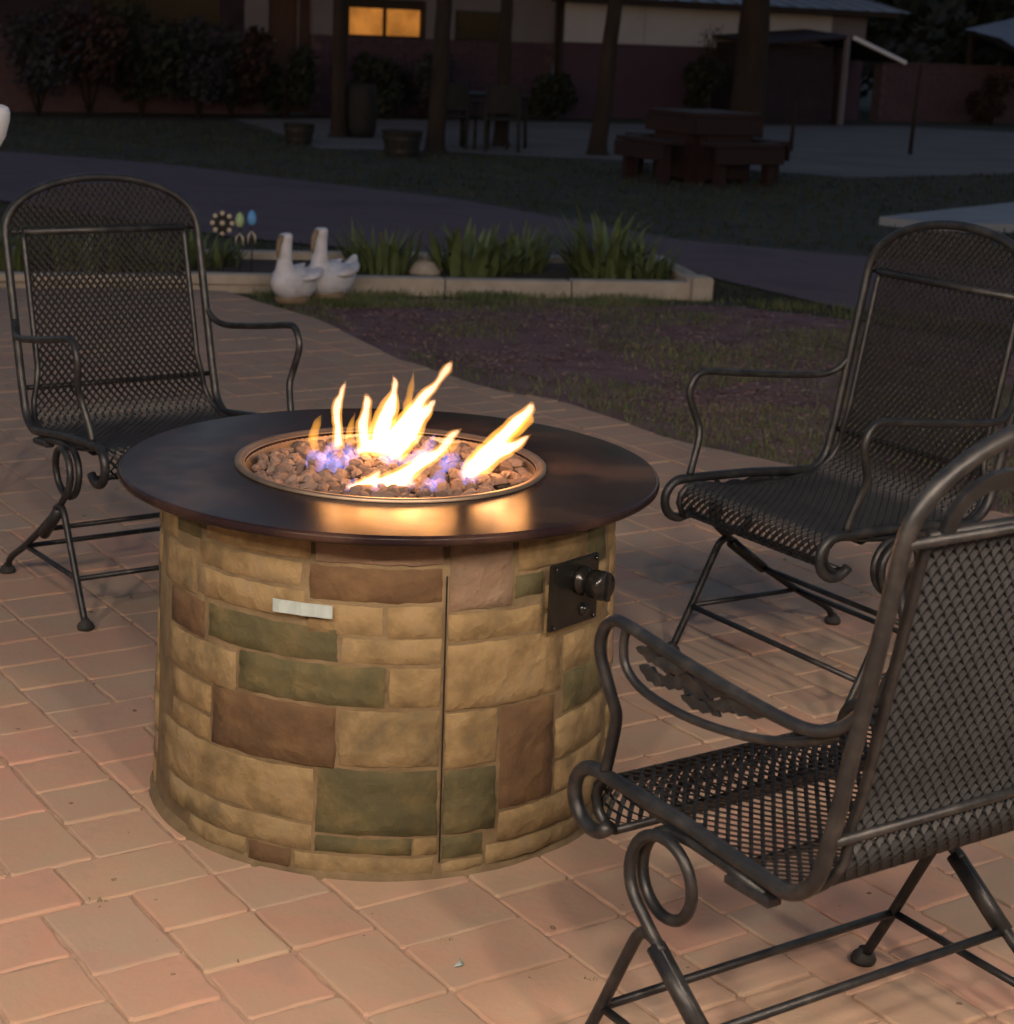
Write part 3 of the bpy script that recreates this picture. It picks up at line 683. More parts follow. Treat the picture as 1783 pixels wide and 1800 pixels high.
# measured heading: local +y is forward
hp = MB(); PUa, PVa = .0172, .0225                       # mesh filling the arch of the two plainer chairs
def in_arch(x, z): return z >= .872 and abs(x) < HW-.010 and z < .858+.135*max(0, 1-(x/HW)**2)**.45
for j in range(-1, 14):
    for i in range(-32, 33):
        if (i+j) % 2: continue
        for di in (1, -1):
            a = (i*PUa/2, .872+j*PVa/2); c_ = ((i+di)*PUa/2, .872+(j+1)*PVa/2)
            if not (in_arch(*a) and in_arch(*c_)): continue
            A_ = Vector((a[0], back_y(a[1]), a[1])); B_ = Vector((c_[0], back_y(c_[1]), c_[1])); na = Vector((0, 1, .17)).normalized(); d = (B_-A_).normalized(); sd = d.cross(na).normalized()*.0027; th = na*.0009; tw = na*(.0021*di)
            hp.add([A_-sd-th-tw, A_+sd-th+tw, A_+sd+th+tw, A_-sd+th-tw, B_-sd-th-tw, B_+sd-th+tw, B_+sd+th+tw, B_-sd+th-tw], [(0,1,5,4),(1,2,6,5),(2,3,7,6),(3,0,4,7)])
hp_me = hp.mesh('head_panel', 'mesh_iron')
for k, ((x, y), a, tl, lab) in enumerate(POSE):
    c = ch if k == 0 else copy_tree(ch, None, ('crest', 'arm_stay', 'leaf_ornament'))   # the two far chairs are plainer
    c.location = (x, y, 0); c.rotation_euler = (0, 0, a)
    if k: inst('head_panel', hp_me, c)
    tag(c, lab, 'chair', 'wrought iron spring chairs around the fire pit')
    if tl:
        mt = Matrix.Translation((0,.02,.36)) @ Matrix.Rotation(R(tl), 4, 'X') @ Matrix.Translation((0,-.02,-.36))
        for o in c.children:
            if o.name.split('.')[0] not in ('leg', 'stretcher'): o.matrix_basis = mt @ o.matrix_basis

# ------------------------------------------------------------------ planter bed: kerb, plants, geese, pinwheels
kerb = tag(empty('planter_kerb'), 'low pale concrete kerb around the flower bed', 'kerb')
rk = random.Random(9)
def kerb_run(p, q, z0, z1, w, n):
    p = Vector(p); q = Vector(q); d = (q-p); ln = d.length/n; a = math.atan2(d.y, d.x)
    for k in range(n):
        o = p+d*(k/n); b = MB(); b.box(.004, ln-.004, -w/2, w/2, z0, z1+rk.uniform(-.004,.004), .007)
        b.v = [(v[0], v[1]+.004*noise.noise((v[0]*5+k, v[2]*9, k)), v[2]+.005*noise.noise((v[0]*6+k, 5, k))) for v in b.v]
        b.build('kerb_block', 'concrete', kerb, False, (o.x, o.y, 0), (0, 0, a+rk.uniform(-.008,.008)))
kerb_run((-3.3,5.90),(-1.1,6.26),-.03,.062,.10,3)
kerb_run((-1.1,6.26),(1.60,6.62),-.03,.066,.10,4)
kerb_run((1.62,6.58),(1.52,7.62),-.03,.085,.11,2)
kerb_run((-1.1,7.25),(1.5,7.70),-.03,.062,.10,4)
kerb_run((-3.3,6.92),(-1.1,7.25),-.03,.062,.10,3)
eb_ = MB(); eb_.box(-.058,.058,-.07,.07,-.03,.102,.012); eb_.build('end_block', 'concrete', kerb, False, (1.63,6.60,0), (0,0,.2))
rpn = random.Random(31)
def blade(b, base, ang, lean, ln, wd, curl=.5, segs=4):
    vs = []; p = Vector(base); d = Vector((math.cos(ang), math.sin(ang), 0)); sd = Vector((-d.y, d.x, 0))
    for k in range(segs+1):
        f = k/segs; w = wd*(1-f**1.6)*(.6+.4*min(1, f*4)); th = lean+curl*f*f; 
        vs += [p-sd*w, p+sd*w]; p = p+(d*math.sin(th)+Vector((0,0,1))*math.cos(th))*(ln/segs)
    b.add(vs, [(2*k, 2*k+1, 2*k+3, 2*k+2) for k in range(segs)])
def clump(x, y, h, spread, n, label, wide=.010, pale=0, z=.02):
    n = int(n*.62); pale += 3; wide *= 1.45
    t = tag(empty('garden_plant', (x, y, z)), label, 'plant', 'plants in the flower bed'); b = MB()
    for k in range(n):
        a = rpn.uniform(0, 6.283); r_ = spread*.45*math.sqrt(rpn.random()); blade(b, (r_*math.cos(a), r_*math.sin(a), 0), a+rpn.uniform(-.8,.8), rpn.uniform(.05,.85), h*rpn.uniform(.5,1.2), wide*rpn.uniform(.7,1.9), rpn.uniform(.1,1.7))
    b.build('foliage', 'plant_leaf', t, True)
    for k in range(pale):
        b = MB(); a = rpn.uniform(0, 6.283); blade(b, (.04*math.cos(a), .04*math.sin(a)-.05, 0), a, rpn.uniform(.1,.6), h*rpn.uniform(.8,1.1), wide*2.0, rpn.uniform(.1,.9), 6); b.build('leaf', 'plant_pale', t, True)
    return t
clump(-.08,6.95,.26,.42,150,'bushy strap-leaved plant just right of the white geese',.009,1)
clump(.42,6.98,.28,.45,110,'plant with broad pale spear leaves, middle of the bed',.014,4)
clump(.68,7.2,.27,.40,130,'low green plant behind the broad-leaved one in the bed',.010,1)
clump(1.18,7.1,.36,.44,170,'tallest leafy plant near the kerb end on the right',.012,2)
clump(1.38,6.92,.25,.30,90,'small bushy plant beside the concrete end block',.010,0)
clump(-1.30,6.75,.24,.5,150,'dense grassy plant seen through the left chair back',.008,0)
clump(-1.65,6.6,.27,.5,150,'grassy plant behind the left edge of the left chair back',.008,1)
clump(-1.05,6.98,.19,.42,110,'low grassy plant beside the pinwheel stakes',.008,0)
clump(-2.1,6.6,.26,.5,130,'leafy plant in the bed at the left picture edge',.008,0)
# stone between plants
stb = MB(); stb.lathe([(.0001,.0),(.09,.0),(.10,.04),(.07,.085),(.0001,.10)], 10); stb.v = [(v[0]*(1+.3*noise.noise((v[0]*9,v[1]*9,1))), v[1], v[2]) for v in stb.v]
tag(stb.build('bed_stone', 'concrete', None, True, (.16,6.93,.0)), 'pale rounded stone among the bed plants', 'stone')
# geese
def goose(x, y, rz, label, sc=1.):
    t = tag(empty('goose_planter', (x, y, -.01), rz), label, 'goose statue', 'white goose statues by the kerb'); t.scale = (sc,)*3
    b = MB()
    # body faces +x
    ring = []
    b.tube(smoothpath([(-.155,0,.135),(-.12,0,.115),(-.06,0,.095),(.0,0,.09),(.06,0,.10),(.105,0,.125),(.125,0,.15)], 3), [.012,.03,.045,.055,.064,.074,.082,.087,.09,.092,.092,.09,.087,.082,.075,.066,.055,.042,.030], 16)
    b.tube(smoothpath([(.075,0,.12),(.088,0,.19),(.085,0,.25),(.082,0,.31),(.086,0,.345)], 4), [.075,.066,.056,.048,.042,.039,.037,.036,.035,.034,.033,.033,.034,.036,.037,.034,.024], 14)
    b.tube(smoothpath([(-.10,0,.12),(-.15,0,.155),(-.185,0,.20)], 4), [.05,.048,.045,.042,.038,.032,.026,.018,.008], 12, True, .55)
    o = b.build('body', 'goose_white', t, True); r_ = o.modifiers.new('remesh', 'REMESH'); r_.mode = 'VOXEL'; r_.voxel_size = .007; r_.use_smooth_shade = True
    sm = o.modifiers.new('smooth', 'SMOOTH'); sm.iterations = 4
    for sy in (-1, 1):
        w = MB(); w.tube(smoothpath([(.05,sy*.074,.125),(-.01,sy*.088,.135),(-.08,sy*.070,.15),(-.135,sy*.045,.175)], 4), [.018,.03,.038,.044,.047,.046,.044,.041,.036,.03,.022,.014,.004], 12, True, .45); w.build('wing', 'goose_white', t, True)
    bl = MB(); bl.tube([(.112,0,.335),(.135,0,.300),(.142,0,.255),(.140,0,.225)], [.016,.014,.010,.003], 10, True, .8); bl.build('bill', 'goose_brown', t, True)
    ba = MB(); ba.lathe([(.0001,0),(.085,0),(.088,.02),(.07,.05)], 18, .02, 0); ba.build('base', 'goose_brown', t, True)
    return t
goose(-.50,5.93,R(235),'white goose statue with brown stained breast, the front left one of the pair',1.0)
goose(-.33,6.10,R(232),'white goose statue with raised tail, the rear right one of the pair',1.04)
# pinwheels
def stake(x, y, h, label, mcol, kind):
    t = tag(empty('garden_stake', (x, y, .02)), label, 'garden ornament', 'metal flower stakes in the bed')
    b = MB(); b.tube([(0,0,0),(.002,0,h*.5),(0,0,h)], .0035, 6); b.build('rod', 'stake_dark', t, True)
    if kind == 'tulip':
        b = MB(); b.lathe([(.0001,h-.002),(.016,h+.004),(.024,h+.022),(.024,h+.045),(.017,h+.066),(.006,h+.078),(.0001,h+.08)], 12); b.build('flower_head', mcol, t, True)
        for s_ in (-1, 1):
            b = MB(); b.tube([(0,0,h-.03),(s_*.018,-.01,h-.055),(s_*.020,-.012,h-.10)], [.004,.010,.001], 8, True, .35); b.build('leaf', 'cream_dot', t, True)
    else:
        b = MB(); b.lathe([(.0001,-.004),(.055,-.003),(.055,.003),(.0001,.004)], 20); b.build('disc', 'stake_dark', t, True, (0,0,h), (R(80),0,0))
        for k in range(9):
            a = 2*PI*k/8; r_ = .052 if k < 8 else 0
            b = MB(); b.lathe([(.0001,-.004),(.013,-.002),(.013,.003),(.0001,.006)], 12); b.build('petal', 'cream_dot', t, True, (r_*math.cos(a), -.008, h+r_*math.sin(a)), (R(80),0,0))
stake(-.77,6.60,.265,'blue tulip-shaped metal stake in the flower bed','blue_metal','tulip')
stake(-.835,6.62,.25,'pale green tulip-shaped metal stake beside the blue one','green_metal','tulip')
stake(-.93,6.66,.265,'round metal flower stake with ring of cream petals','cream_dot','disc')

# ------------------------------------------------------------------ grass and litter
rg = random.Random(17)
def scatter(name, poly, n, hmin, hmax, wd, m, label, dens=None, z=-.03, kind='grass'):
    xs = [p[0] for p in poly]; ys = [p[1] for p in poly]; b = MB(); k = 0; tr = 0
    while k < n and tr < n*8:
        tr += 1; x = rg.uniform(min(xs), max(xs)); y = rg.uniform(min(ys), max(ys))
        if not inside(x, y, poly): continue
        if dens and rg.random() > dens(x, y): continue
        a = rg.uniform(0, 6.283); h = rg.uniform(hmin, hmax); l = rg.uniform(.1, .9)*h; cx, sy = math.cos(a), math.sin(a); w = wd*rg.uniform(.6, 1.3)
        if kind == 'grass':
            b.add([(x-sy*w, y+cx*w, z), (x+sy*w, y-cx*w, z), (x+cx*l*.4+sy*w*.6, y+sy*l*.4-cx*w*.6, z+h*.6), (x+cx*l*.4-sy*w*.6, y+sy*l*.4+cx*w*.6, z+h*.6), (x+cx*l, y+sy*l, z+h)], [(0,1,2,3),(3,2,4)])
        else:
            t1 = rg.uniform(-.5,.5); b.add([(x-cx*w*1.6, y-sy*w*1.6, z+rg.uniform(0,h)), (x+sy*w, y-cx*w, z+rg.uniform(0,h)), (x+cx*w*1.6, y+sy*w*1.6, z+rg.uniform(0,h)), (x-sy*w, y+cx*w, z+rg.uniform(0,h))], [(0,1,2),(0,2,3)])
        k += 1
    return tag(b.build(name, m), label, kind='stuff')
def nz(x, y, s=1.2, o=0.): return noise.noise((x*s+o, y*s, 7.3))*.5+.5
strip = [(-.75,6.10),(-.66,5.80),(-.30,5.26),(.07,4.34),(.41,3.80),(.71,3.54),(1.02,2.99),(1.42,2.59),(1.9,2.10),(2.9,1.25),(3.6,1.4),(3.2,3.4),(2.3,4.7),(1.9,4.5),(1.14,3.9),(.72,4.28),(.27,4.82),(-.2,5.35),(-.55,6.06)]
scatter('edge_grass', strip, 19000, .010, .034, .0022, 'grass', 'short rough grass along the edge of the pavers', lambda x, y: min(1, .06+(.75 if x > .75 and y < 3.7 else 0)+.94*max(0, min(1, (nz(x, y, 1.5)-.36)*3))), -.018)
scatter('kerb_grass', [(-.75,6.15),(-.35,5.72),(.1,5.9),(1.0,6.1),(1.85,6.35),(2.6,5.85),(3.2,6.0),(2.6,6.4),(1.75,6.5),(1.6,6.55),(-.4,6.34)], 7000, .012, .048, .0025, 'grass', 'tufts of grass in front of the flower bed kerb', lambda x, y: .1+.9*max(0, min(1, (nz(x, y, 2.2)-.38)*4)), -.02)
scatter('leaf_litter', [(-.55,6.0),(-.3,5.35),(.1,4.5),(.72,3.7),(1.1,3.1),(1.9,2.3),(2.9,4.6),(2.7,5.2),(2.32,5.98),(1.8,6.3),(.6,6.25)], 9000, .003, .012, .007, 'leaf_litter', 'dead leaves and mulch covering the bed between grass and kerb', lambda x, y: .12+.88*max(0, min(1, (nz(x, y, 1.9, 4)-.3)*2.6)), -.014, 'leaf')
scatter('mulch_grass', [(-.3,5.9),(.3,4.9),(1.14,3.9),(2.5,5.0),(2.3,5.9),(.6,6.2)], 6000, .010, .032, .0024, 'grass', 'sparse grass growing through the mulch', lambda x, y: max(0, (nz(x, y, 1.7, 9)-.5)*4), -.016)
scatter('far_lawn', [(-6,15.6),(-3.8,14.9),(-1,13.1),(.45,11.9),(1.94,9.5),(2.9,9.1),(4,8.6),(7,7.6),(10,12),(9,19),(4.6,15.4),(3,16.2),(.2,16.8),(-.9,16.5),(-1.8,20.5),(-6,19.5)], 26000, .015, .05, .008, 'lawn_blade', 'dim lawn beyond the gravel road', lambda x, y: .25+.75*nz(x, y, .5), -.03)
scatter('verge_grass', [(1.68,6.62),(1.9,6.38),(2.6,5.9),(3.3,5.5),(3.6,5.7),(3.2,5.98),(2.42,6.32),(1.74,7.6)], 2600, .012, .04, .003, 'lawn_blade', 'thin grass between the kerb end and the road', None, -.03)
scatter('back_verge_grass', [(-4.5,7.2),(-1.1,7.33),(1.5,7.8),(1.7,7.75),(.2,8.0),(-1.05,8.55),(-3,10.3),(-4.5,11)], 8000, .015, .05, .004, 'lawn_blade', 'thin grass between the flower bed and the road', None, -.03)
# tufts and debris in the joints
for (x, y) in ((.322,-.753),(-.45,-.52),(.10,-.64)):
    b = MB()
    for k in range(16): blade(b, (rg.uniform(-.016,.016), rg.uniform(-.006,.006), 0), rg.uniform(0,6.28), rg.uniform(.2,1.1), rg.uniform(.006,.014), .0012, .4, 2)
    tag(b.build('joint_weed', 'grass', None, False, (x, y, -.004)), {.322:'tiny green weed in a paver joint by the near chair leg',-.45:'speck of moss in a paver joint left of the fire pit',.10:'speck of moss in a joint right in front of the fire pit'}[x], 'weed', 'weeds in the paver joints')
db = MB(); rd = random.Random(77)
for k in range(700):
    x = rd.uniform(-1.6,1.7); y = rd.uniform(-1.2,4.2)
    if math.hypot(x, y) < .46 or not inside(x, y, PATIO): continue
    a = rd.uniform(0,6.28); l = rd.choice([.0015,.002,.003,.006])*rd.uniform(.6,1.3); w = l*rd.uniform(.3,.8); cx, sy = math.cos(a), math.sin(a)
    q = [(-l,-w),(l,-w*.6),(l*.8,w),(-l*.7,w*.8)]; db.add([(x+cx*p-sy*r_, y+sy*p+cx*r_, .0012) for p, r_ in q]+[(x, y, .0012+w*.9)], [(0,1,4),(1,2,4),(2,3,4),(3,0,4)])
tag(db.build('patio_grit', 'grit'), 'specks of grit and dry leaf crumbs on the pavers', kind='stuff')
b = MB(); b.add([(0,0,.002),(.014,.002,.004),(.016,.009,.002),(.008,.008,.006),(.010,.004,.018),(.004,.009,.003)], [(0,1,2,3),(1,2,4),(3,2,4),(0,3,5)])
tag(b.build('litter_flake', 'label_foil', None, False, (.115,-.725,.001)), 'tiny white scrap on a paver in front of the fire pit', 'scrap')

# ------------------------------------------------------------------ background: house, annex, shed, wall
hx, hy = uv2w(4.0, 20.9)
house = tag(empty('house', (hx, hy, -.03), R(30)), 'long low house with one orange lit window at the back', 'house')
def hb(name, u0, u1, z0, z1, m, d0=0., d1=.2, parent=house, bev=0.):
    b = MB(); b.box(u0-4, u1-4, d0, d1, z0, z1, bev); return b.build(name, m, parent)
wl = hb('wall', 4.0, 9.57, 1.10, 2.7, 'shed_dark'); hb('wall', 9.57, 9.93, 1.10, 2.7, 'pale_wall')
for u0, u1, z0, z1 in ((10.61,11.14,1.10,2.7),(11.14,12.44,1.62,2.7),(12.44,12.94,1.10,2.7),(12.94,13.9,1.52,2.7),(13.9,14.7,1.10,2.7),(9.93,10.61,2.08,2.7)): hb('wall', u0, u1, z0, z1, 'pale_wall')
ws = hb('brick_wainscot', 4.0, 9.93, 0, 1.095, 'brick_mortar', .02); ws2 = hb('brick_wainscot', 10.61, 14.7, 0, 1.095, 'brick_mortar', .02)
bm = MB(); bm.box(0, .235, -.012, .02, 0, .09, .004); bme = bm.mesh('brick', 'brick_dark')
nb = 0
for r_ in range(11):
    for k in range(26):
        u = 10.65+k*.245+(.12 if r_ % 2 else 0)
        if u+.235 > 14.68 or nb >= 200: continue
        inst('brick', bme, ws2, (u-4, .012, .012+r_*.0985)); nb += 1
dr = hb('door', 9.95, 10.59, 0.02, 2.05, 'door_wood', .06, .12)
b = MB(); b.box(10.40-4, 10.415-4, .03, .06, .15, 1.95); b.build('door_edge', 'pale_wall', dr)
b = MB(); b.lathe([(.0001,0),(.025,0),(.028,.03),(.0001,.05)], 10); b.build('handle', 'rim_steel', dr, True, (10.05-4,.06,1.0), (R(90),0,0))
wn = hb('lit_window', 11.16, 12.42, 1.12, 1.49, 'window_glow', .10, .11)
for u0, u1, z0, z1 in ((11.14,11.19,1.1,1.62),(12.39,12.44,1.1,1.62),(11.775,11.79,1.12,1.5),(11.14,12.44,1.08,1.12)): hb('window_frame', u0, u1, z0, z1, 'dark_trim', .0, .09, wn)
hb('blind', 11.19, 12.39, 1.49, 1.62, 'dark_trim', .04, .08, wn)
wn2 = hb('window', 12.96, 13.88, 1.12, 1.50, 'dark_glass', .10, .11)
for u0, u1, z0, z1 in ((12.94,12.99,1.1,1.52),(13.85,13.9,1.1,1.52),(12.94,13.9,1.08,1.12)): hb('window_frame', u0, u1, z0, z1, 'dark_trim', .0, .09, wn2)
wn3 = hb('window', 7.4, 9.2, 1.15, 2.1, 'dark_glass', -.02, -.005)
rf_ = MB(); rf_.prism([(0,0),(0,.12),(1,1),(1,.9)], 0, 1); 
b = MB(); b.add([(-.4,-.9,2.55),(11.0,-.9,2.55),(11.0,3.2,4.2),(-.4,3.2,4.2),(-.4,-.9,2.7),(11.0,-.9,2.7),(11.0,3.2,4.35),(-.4,3.2,4.35)], [(0,3,2,1),(4,5,6,7),(0,1,5,4),(2,3,7,6),(0,4,7,3),(1,2,6,5)]); b.build('roof', 'dark_trim', house)
# annex
ax, ay = uv2w(14.72, 20.75)
annex = tag(empty('annex', (ax, ay, -.03), R(30)), 'white walled annex with bluish metal roof right of the lit window', 'building')
def ab(name, u0, u1, z0, z1, m, d0=0., d1=.15, parent=annex): b = MB(); b.box(u0-14.72, u1-14.72, d0, d1, z0, z1); return b.build(name, m, parent)
for u0, u1 in ((14.74,16.3),(16.3,18.2),(18.2,20.2)): ab('wall_panel', u0+.006, u1-.006, 1.13, 1.72, 'white_wall')
ab('wall_panel', 20.2, 21.0, 1.25, 1.72, 'pale_wall', .02)
low = ab('skirting', 14.74, 21.0, 0, 1.125, 'brick_dark', .03)
ab('corner_board', 14.70, 14.76, 0, 1.72, 'dark_trim', -.02, .1)
ab('eave', 14.6, 21.4, 1.72, 1.80, 'dark_trim', -.35, .1)
b = MB(); b.add([(-.2,-.4,1.805),(6.9,-.4,1.805),(6.9,3.0,2.45),(-.2,3.0,2.45)], [(0,1,2,3)]); ro = b.build('roof', 'metal_roof', annex)
for k in range(18):
    b = MB(); b.tube([(-.1+k*.4,-.4,1.815),(-.1+k*.4,3.0,2.46)], .018, 6); b.build('roof_rib', 'metal_roof', ro, True)
# shed right
sx_, sy_ = uv2w(17.75, 19.6)
shed = tag(empty('shed', (sx_, sy_, -.03), R(30)), 'dark open shed with pale post and white rake trim on the right', 'shed')
b = MB(); b.box(0,1.75,.3,1.8,0,1.22); b.build('wall', 'shed_dark', shed)
b = MB(); b.add([(-.1,0,1.20),(1.85,0,1.36),(1.85,2.0,1.5),(-.1,2.0,1.34),(-.1,0,1.24),(1.85,0,1.40),(1.85,2.0,1.54),(-.1,2.0,1.38)], [(0,3,2,1),(4,5,6,7),(0,1,5,4),(2,3,7,6),(0,4,7,3),(1,2,6,5)]); b.build('roof', 'shed_dark', shed)
b = MB(); b.box(1.72,1.79,-.02,.05,0,1.40); b.build('post', 'pale_wall', shed)
b = MB(); b.box(1.86,2.05,.25,.35,0,1.2); b.build('post', 'shed_dark', shed)
b = MB(); b.tube([(1.86,-.02,1.37),(3.05,-.02,1.01)], .035, 6); b.build('rake_trim', 'white_trim', shed)
b = MB(); b.add([(1.86,.0,1.36),(3.05,.0,1.0),(3.05,1.8,1.0),(1.86,1.8,1.36)], [(0,1,2,3)]); b.build('side_roof', 'shed_dark', shed)
bx_, by_ = uv2w(21.3, 20.6)
bw = tag(empty('brick_wall', (bx_, by_, -.03), R(30)), 'low dull red brick wall at far right behind the yard', 'wall')
b = MB(); b.box(0,5.5,.01,.2,0,.96); b.build('wall_core', 'brick_mortar', bw)
bm = MB(); bm.box(0,.285,-.004,.02,0,.088,.004); bme2 = bm.mesh('brick', 'brick_red')
for r_ in range(10):
    for k in range(18): inst('brick', bme2, bw, (k*.297+(.14 if r_ % 2 else 0), 0, .01+r_*.0955))
b = MB(); b.box(-.02,5.55,-.03,.22,.962,.995); b.build('coping', 'brick_red', bw)
tx, ty = uv2w(23.0, 19.7)
tarp = tag(empty('lean_to', (tx, ty, -.03), R(30)), 'corner of a bluish lean-to roof at the right picture edge', 'lean-to')
b = MB(); b.add([(.1,0,1.47),(1.6,-.3,.82),(3.2,0,1.2),(2.4,1.5,1.9),(.8,1.5,1.6)], [(0,1,2,3,4)]); b.build('roof', 'metal_roof', tarp)
for px_, py_, h_ in ((1.5,-.2,.85),(3.0,.1,1.2),(.9,1.4,1.58)):
    b = MB(); b.box(px_-.04,px_+.04,py_-.04,py_+.04,0,h_); b.build('post', 'dark_trim', tarp)

hl = MB(); HN = 60
for k in range(HN+1):
    x = -70+200*k/HN; hz = 7.5+2.5*noise.noise((x*.06, 3, 1))+1.0*noise.noise((x*.3, 5, 2)); hl.v += [(x, 62, -.5), (x, 66, hz*.75), (x, 74, hz), (x, 100, -.5)]
for k in range(HN):
    for r_ in range(3): a = k*4+r_; hl.f.append((a, a+4, a+5, a+1))
tag(hl.build('hills', 'hill_dark', None, True), kind='structure')
# ------------------------------------------------------------------ trees, posts
rtq = random.Random(41)
def leafcloud(n, rx, rz, size, rnd, lumps=9):
    b = MB(); cs = [(rnd.uniform(-.6,.6)*rx, rnd.uniform(-.6,.6)*rx, rnd.uniform(-.55,.6)*rz, rnd.uniform(.35,.55)) for _ in range(lumps)]
    for k in range(n):
        c = rnd.choice(cs); d = Vector((rnd.gauss(0,1), rnd.gauss(0,1), rnd.gauss(0,1))).normalized()*(rnd.random()**.45)
        p = Vector((c[0]+d.x*c[3]*rx, c[1]+d.y*c[3]*rx, c[2]+d.z*c[3]*rz)); a = Vector((rnd.gauss(0,1), rnd.gauss(0,1), rnd.gauss(0,1))).normalized(); e = a.orthogonal().normalized(); s_ = size*rnd.uniform(.6,1.3)
        q = a.cross(e)*s_*.5; b.add([p-e*s_, p-q, p+e*s_, p+q], [(0,1,2,3)])
    return b
crown_me = [leafcloud(5200, 2.6, 2.3, .13, rtq, 14).mesh('crown', 'tree_leaf') for _ in range(2)]
def tree(x, y, r0, label, lean=0., h=3.4, crown_scale=(1,1,1)):
    t = tag(empty('tree', (x, y, -.04)), label, 'tree', 'trees in front of the house'); b = MB()
    pts = [(0,0,0),(.0,0,.12),(lean*.3,0,.6),(lean*.6,.02,1.3),(lean,.03,2.2),(lean*1.2,0,h)]
    b.tube(smoothpath(pts, 4), [r0*(1.45-.45*min(1, k/3))*(1-.02*k) for k in range(21)], 12)
    for k in range(5):
        a = k*1.26+.4; b.tube(smoothpath([(lean*1.1,0,h*.72+k*.15),(lean+.5*math.cos(a),.5*math.sin(a),h*.95+k*.12),(lean+1.2*math.cos(a),1.2*math.sin(a),h*1.18+k*.1)], 3), [r0*.45,r0*.42,r0*.4,r0*.35,r0*.3,r0*.25,r0*.15], 7)
    b.v = [(v[0]+.02*noise.noise((v[0]*6, v[1]*6, v[2]*3)), v[1]+.02*noise.noise((v[1]*6, v[0]*6, v[2]*3+9)), v[2]) for v in b.v]
    b.build('trunk', 'bark', t, True); inst('crown', rtq.choice(crown_me), t, (lean, 0, h*1.38), (0, 0, rtq.uniform(0, 6)), crown_scale)
    return t
tree(-.72,18.76,.105,'dark tree trunk left of the orange lit window',-.02,3.0,(.6,.6,.5))
tree(.38,16.9,.115,'dark tree trunk with flared foot right of the lit window',.06,3.2,(.6,.6,.5))
tree(1.16,18.3,.095,'dark tree trunk behind the patio table in the yard',.0,4.6)
tree(2.2,17.52,.115,'dark tree trunk standing before the white annex wall',.13,4.8,(1,1,1.25))
tree(4.36,20.3,.26,'thickest dark tree trunk, behind the red picnic table',.02,5.2,(1.3,1.3,1.4))
for (x, y, h, lab) in ((4.79,19.52,.62,'thin dark stake in the yard right of the picnic table'),(6.36,19.8,1.1,'thin dark pole in front of the brick wall')):
    b = MB(); b.tube([(0,0,0),(.01,0,h*.5),(.03,0,h)], [.028,.024,.02], 8); tag(b.build('yard_pole', 'bark', None, True, (x, y, -.03)), lab, 'pole', 'thin poles in the yard')
for k, (x, y, h) in enumerate(((8.5,33,3.2),(11.5,34,3.6),(14.5,35.5,3.4),(17.5,36,3.6),(20.5,36,3.2))):
    t = tag(empty('hedge_tree', (x, y, -.04)), ['dark tree behind the shed, leftmost beyond the brick wall','dark tree second from left beyond the brick wall','dark tree in the middle of the row beyond the brick wall','dark tree second from right beyond the brick wall','dark tree at the right end of the row beyond the brick wall'][k], 'tree', 'dark trees beyond the brick wall')
    b = leafcloud(2600, 2.6, h*.62, .17, rtq, 12); b.v = [(v[0], v[1], v[2]+h*.55) for v in b.v]; b.build('crown', 'shrub_leaf', t)
    b = MB(); b.tube([(0,0,0),(.05,0,1.2),(0,.1,h*.7)], [.2,.16,.08], 8); b.build('trunk', 'bark', t, True)
# shrubs along the house
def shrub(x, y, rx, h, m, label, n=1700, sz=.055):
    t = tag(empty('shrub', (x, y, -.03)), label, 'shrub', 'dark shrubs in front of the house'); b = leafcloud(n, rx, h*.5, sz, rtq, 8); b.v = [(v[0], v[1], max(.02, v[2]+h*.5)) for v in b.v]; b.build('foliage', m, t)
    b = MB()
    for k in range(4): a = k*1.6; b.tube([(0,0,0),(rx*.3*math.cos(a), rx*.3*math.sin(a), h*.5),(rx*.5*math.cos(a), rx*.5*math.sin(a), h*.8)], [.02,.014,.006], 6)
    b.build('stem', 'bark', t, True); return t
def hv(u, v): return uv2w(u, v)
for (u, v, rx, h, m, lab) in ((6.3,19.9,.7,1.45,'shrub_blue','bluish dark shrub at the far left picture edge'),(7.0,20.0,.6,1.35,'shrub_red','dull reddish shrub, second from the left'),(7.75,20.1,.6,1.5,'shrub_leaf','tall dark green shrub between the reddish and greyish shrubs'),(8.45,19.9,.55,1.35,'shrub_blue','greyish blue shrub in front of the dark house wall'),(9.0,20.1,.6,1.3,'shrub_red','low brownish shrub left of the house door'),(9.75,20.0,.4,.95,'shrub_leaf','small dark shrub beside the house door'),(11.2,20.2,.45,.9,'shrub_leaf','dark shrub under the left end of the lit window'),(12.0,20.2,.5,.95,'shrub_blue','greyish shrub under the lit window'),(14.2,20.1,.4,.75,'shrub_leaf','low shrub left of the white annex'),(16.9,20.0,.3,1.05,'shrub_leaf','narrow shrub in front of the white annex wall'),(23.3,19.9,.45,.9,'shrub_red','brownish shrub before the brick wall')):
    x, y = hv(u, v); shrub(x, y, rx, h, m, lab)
x, y = hv(17.0, 19.95)
t = tag(empty('sapling', (x, y, -.03)), 'thin branching sapling silhouetted on the white annex wall', 'sapling'); b = MB()
for (a, h) in ((0,1.5),(.5,1.35),(2.1,1.4),(3.6,1.25),(4.8,1.45)):
    b.tube(smoothpath([(0,0,.6),(.05*math.cos(a), .05*math.sin(a), 1.0),(.16*math.cos(a), .1*math.sin(a), h)], 3), [.014,.012,.011,.009,.007,.005,.003], 5)
b.tube([(0,0,0),(0,0,.7)], .016, 6); b.build('stem', 'bark', t)
